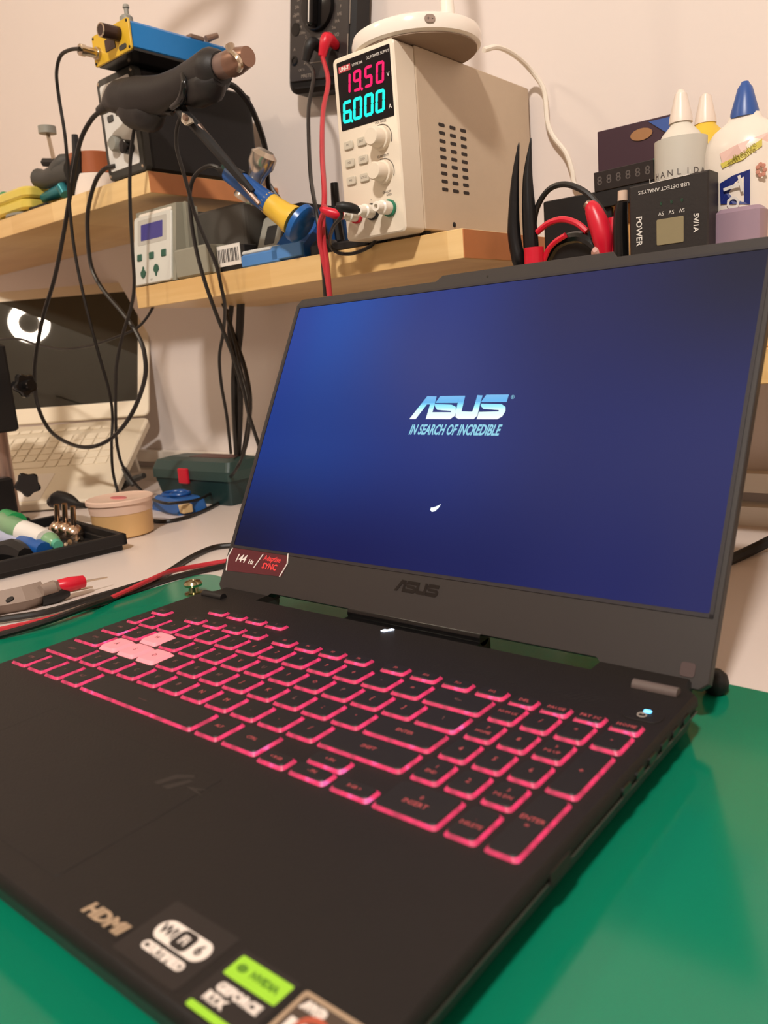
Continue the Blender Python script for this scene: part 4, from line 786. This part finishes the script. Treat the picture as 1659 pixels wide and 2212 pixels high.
pts=gt((-10,1195,-14),(30,1190,-12),(55,1200,-14)); b=MB(pts[1]); b.sweep(pts,[10,13,8],8,2); b.obj('black_lump',mblk,loc=pts[1],smooth=True,label='black tool handle at left end of the tray',cat='tool')
random.seed(3)
o=at(160,1160,Z=-20)
for k in range(9):
    q=at(128+random.random()*60,1168+random.random()*24-(6 if k%2 else 0),Z=-22); q.z=-23.5; d=V((random.uniform(-1,1),random.uniform(-1,1),.2)).normalized()*7; b=MB(q); b.sweep([q-d,q,q+d*.8],[1.2,1.6,2.8],8); b.obj('screw',mmetal,loc=q,smooth=True,label='small bright screw among others scattered in the tray',cat='screw',group='loose screws in the tray')
# tub
tc_=at(250,1168,Z=-28); TBO=(tc_.x-22,tc_.y+26,-28); 
tu=thing('plastic_tub',TBO,'round clear tub with amber contents and pink lid on desk','tub')
b=MB(TBO); b.lathe([(30.5,0),(33.5,2),(34.5,28),(35,29)],(TBO[0],TBO[1],-27.9),n=40); b.obj('amber_contents',pm('amber_paste',(218,176,120),.35,var=.04),tu,smooth=True)
b=MB(TBO); b.lathe([(35,28),(36,38),(38,39),(38,43),(36.5,44),(34,42.6),(0,42.4)],(TBO[0],TBO[1],-27.9),n=40); b.obj('tub_lid',pm('frosted_lid',(222,190,170),.35,var=.04),tu,smooth=True)
b=MB(TBO); b.lathe([(14,0),(13,1.0)],(TBO[0]-2,TBO[1],14.4),n=24,sy=.5); b.obj('lid_print',pm('lid_red',(200,110,110),.5),tu)
# toolbox
TO2=(-456,409,-28)
tbx=thing('tool_case',TO2,'dark green plastic tool case with red latch on the desk','case',rz=0)
mdg=pm('dark_green_case',(28,52,52),.4,var=.08)
b=MB(); w_,d_=82,31
b.loft([(rrect(-w_+8,w_-8,-d_+6,d_-6,5),0.1),(rrect(-w_,w_,-d_,d_,6),34)]); b.obj('case_base',mdg,tbx)
b=MB(); b.loft([(rrect(-w_-2,w_+2,-d_-2,d_+2,6),34),(rrect(-w_-2,w_+2,-d_-2,d_+2,6),46),(rrect(-w_+2,w_-2,-d_+4,d_-2,6),58),(rrect(-w_+14,w_-14,-d_+18,d_-12,6),61)]); b.obj('case_lid',pm('green_lid',(44,66,62),.4,var=.08),tbx)
b=MB(); b.box(-18,2,-d_-6,-d_-1,28,49,1); b.obj('latch',mredp,tbx)
b=MB(); b.box(-w_+60,w_-20,-d_+20,d_-14,60.6,61.6); b.obj('lid_print',pm('faded_red_print',(92,60,56),.5),tbx)
# blue pouch + yellow piece
pc_=at(400,1112,Z=-28)
BLO=(-438,342,-28)
bp_=thing('blue_tool_pouch',BLO,'blue plastic box with cables on it in front of case','box',rz=math.radians(-10))
b=MB(); b.loft([(rrect(-42,40,-20,22,4),.1),(rrect(-40,38,-18,20,4),14),(rrect(-36,30,-14,16,4),19)]); b.obj('body',pm('blue_vinyl',(38,92,158),.35,var=.1),bp_)
b=MB(); b.torus((-12,2,21),15,2.6); b.torus((4,2,22),12,2.2); b.obj('blue_coil',mblue,bp_,smooth=True)
b=MB(); b.box(28,48,-18,-4,3,14,1); b.obj('pale_block',pm('beech_block',(206,176,128),.5),bp_)
# tweezer style meter
q0=at(90,1285,Z=-20); q1=at(200,1258,Z=-20)
TWO=(at(60,1290,Z=-28).x,at(60,1290,Z=-28).y,-28)
tw_=thing('tweezer_meter',TWO,'grey tweezer style tester with red and black tips on the desk','tester')
b=MB(TWO); b.sweep(gt((-40,1312,-18),(0,1302,-18),(50,1293,-18),(92,1280,-18)),[10,10,10.5,10],4,2); b.obj('body',pm('tester_grey',(142,124,112),.5,var=.06),tw_)
b=MB(TWO); b.sweep(gt((88,1277,-14),(118,1268,-14),(128,1264,-13)),[5,6,4],10,2); b.obj('upper_jaw',pm('tester_grey',(142,124,112),.5),tw_,smooth=True)
b=MB(TWO); b.sweep(gt((126,1266,-15),(150,1262,-15),(180,1256,-16)),[5.5,6.5,5.4],12,2); b.obj('red_tip_holder',mredp,tw_,smooth=True)
b=MB(TWO); b.sweep(gt((90,1288,-20),(120,1284,-21),(146,1277,-21)),[8.5,7.5,5],12,2); b.obj('black_tip_holder',mblk,tw_,smooth=True)
b=MB(TWO); b.sweep(gt((178,1257,-16),(232,1247,-18)),[1.2,.6],6); b.sweep(gt((146,1277,-22),(200,1268,-24)),[1.6,.8],6); b.obj('metal_pin',mmetal,tw_,smooth=True)
c_=at(22,1296,Z=-9); b=MB(TWO); b.lathe([(3.4,0),(3.2,1)],c_,(.1,-.4,1),n=14); b.obj('round_hole',mblk,tw_)
# nickel stud on mat
c_=at(420,1283,Z=-26); b=MB(c_); b.lathe([(8,0),(8,1.2),(4.5,2),(4,6),(7.2,7),(7.8,9),(6.4,11),(3,12),(2,10)],(c_.x,c_.y,-25.9),n=24); b.obj('snap_button',pm('nickel',(176,166,132),.2,1),loc=(c_.x,c_.y,-25.9),smooth=True,label='shiny nickel stud on the green mat corner behind laptop',cat='stud')
# ------------------------------------------------------------------ desk cables
cable('desk_cable',[(505,1177,'z',-25),(460,1183,'z',-25),(410,1205,'z',-25),(350,1243,'z',-25),(290,1265,'z',-24),(200,1292,'z',-24),(100,1322,'z',-24),(0,1338,'z',-24),(-60,1350,'z',-24)],2.7,mcab,'black cable on desk running highest behind the red one')
cable('desk_cable',[(495,1211,'z',-25),(430,1222,'z',-25),(370,1234,'z',-22),(330,1250,'z',-20),(260,1283,'z',-22),(190,1312,'z',-24),(100,1338,'z',-25),(0,1360,'z',-25),(-60,1372,'z',-25)],2.3,mred,'red cable running across the white desk beside green mat')
cable('desk_cable',[(492,1221,'z',-25.2),(430,1234,'z',-25.2),(360,1252,'z',-25.2),(280,1280,'z',-25.2),(200,1306,'z',-21),(120,1336,'z',-21),(50,1358,'z',-22),(-60,1388,'z',-24)],2.7,mcab,'black cable paired with the red cable along the green mat')
cable('desk_cable',[(322,1124,'z',-25.5),(362,1126,'z',-25.5),(416,1113,'z',-25.5),(470,1088,'z',-25.5),(513,1059,'z',-25.5),(545,1025,'z',-25.5)],2.4,mcab,'black cable curving on desk between tub and green case')
cable('desk_cable',[(1570,1212,'z',-24.5),(1600,1199,'z',-24.5),(1640,1180,'z',-22),(1700,1150,'z',-12)],4.5,mblk,'thick black cable on desk at the right behind the screen')
# hanging cables
cable('hanging_cable',[(216,240,284),(195,262,284),(172,310,283),(155,400,282),(138,500,280),(118,600,278),(92,690,276),(75,790,274),(80,870,274),(108,930,274),(155,960,274),(200,965,275),(245,943,277),(285,893,280),(312,822,284),(313,770,288),(300,728,292),(268,680,296),(222,625,300),(198,578,304),(190,520,306),(190,455,306),(205,395,306),(225,366,308),(250,358,312)],2.6,mcab,'thick black cable in big loop from hot air gun to station')
cable('hanging_cable',[(172,105,262),(150,108,262),(130,122,263),(122,160,266),(128,215,270),(140,290,272),(146,360,274),(150,440,276),(158,520,278),(170,590,280),(188,670,283),(212,760,290),(236,845,300),(243,900,310),(241,960,301),(244,1020,302),(258,1075,302),(266,1104,302)],2.0,mcab,'thin black cable hanging from yellow box connector to the desk')
cable('hanging_cable',[(372,246,270),(330,238,280),(300,250,283),(288,290,284),(281,360,284),(281,440,284),(286,540,284),(290,610,285),(284,660,286),(266,720,288),(253,781,290),(250,824,292),(250,907,296),(253,962,305),(268,1012,320),(311,1065,335),(347,1085,'z',-8),(383,1086,'z',-8),(420,1081,'z',-12),(448,1070,'z',-12),(477,1048,'z',-12),(506,1020,362),(524,985,364),(535,947,368),(539,904,375),(535,860,385),(521,802,395),(506,737,400),(490,680,400),(475,640,400)],2.0,mcab,'long thin black cable from gun bracket past desk and up again')
cable('hanging_cable',[(392,248,262),(382,280,262),(382,320,264),(394,365,268),(406,407,272),(420,459,278),(440,510,284),(466,570,292),(478,620,300),(486,665,320),(482,720,350),(474,770,370),(478,830,380),(490,900,385),(499,980,390)],2.0,mcab,'thin black cable running from bracket down across the shelf edge')
for k,(pts,r) in enumerate((([(520,655,440),(517,720,440),(508,800,430),(508,880,425),(514,985,420)],5.2),([(500,660,430),(496,720,428),(508,790,428),(520,850,424),(516,985,420)],3.2),([(488,668,430),(503,720,432),(530,800,432),(540,880,428),(524,990,420)],3.0))):
    cable('hanging_cable',pts,r,mcab,('thickest black cable of the bundle under the lower shelf','black cable crossing left in the bundle under lower shelf','black cable crossing right in the bundle under lower shelf')[k],group='cable bundle under the lower shelf')
cable('hanging_cable',[(331,663,325),(318,685,322),(300,705,320),(275,719,315),(202,745,305),(137,754,300),(83,745,298),(43,732,296),(0,733,290),(-40,740,290)],1.7,mcab,'thin black cable sagging across the dark screen of white laptop')
cable('hanging_cable',[(482,178,330),(510,190,340),(540,228,360),(565,290,385),(576,340,400),(578,390,420),(585,420,440),(592,445,470)],3.2,mcab,'thick black cable arching right of the black station on wall')
cable('hanging_cable',[(505,285,480),(535,325,485),(562,365,490),(590,410,495),(620,450,500)],2.4,mcab,'black cable behind the station slanting down along the wall')
cable('lamp_cord',[(1045,108,420),(1075,102,440),(1110,118,470),(1145,150,500),(1175,195,512),(1182,260,512),(1195,295,512),(1222,330,512),(1236,370,512),(1242,400,512),(1270,420,512)],2.4,mwht,'white lamp cord trailing down the wall right of power supply')
b=MB(at(285,1030,Z=-20)); c_=at(285,1030,Z=-20); b.sweep(gp((262,1052,372),(290,1035,372),(311,1027,372)),[5,5,4],8); b.sweep(gp((268,1012,368),(282,1038,366),(288,1048,366)),[4,5.5,4],8); b.obj('plug_adapter',mdgrey,loc=c_,smooth=True,label='dark crossed plug ends lying beside the green tool case',cat='plug')
# dark round feet behind laptop right corner
c_=at(1546,1462,Z=-17); b=MB((c_.x,c_.y,-25.8)); b.lathe([(4,0),(6,2),(6.6,6),(5.6,10),(3,12.4),(.5,13)],(c_.x,c_.y,-25.8),n=20); b.obj('rubber_bumper',mblk,loc=(c_.x,c_.y,-25.8),smooth=True,label='black round rubber foot behind right corner of the laptop',cat='foot')
# ceiling lamp and ring lamp fixtures
cl=thing('ceiling_lamp',(MAIN[0],MAIN[1],1500),'white round ceiling lamp hanging above the desk behind the viewer','lamp')
b=MB((MAIN[0],MAIN[1],1500)); b.lathe([(110,1500),(120,1530),(115,1600)],(MAIN[0],MAIN[1],0),n=32); b.lathe([(8,1600),(8,1821)],(MAIN[0],MAIN[1],0)); b.obj('shade',mwht,cl,smooth=True)
RM=V(RING)
rl_=thing('ring_lamp',RM,'lit ring lamp high up beyond the left of the desk','lamp')
b=MB(RM); b.torus(RM,49,14,(-.01,.73,-.69)); b.obj('lit_ring',pm('lit_ring_white',(255,240,220),.5,emit=(255,238,214),es=150),rl_,smooth=True)
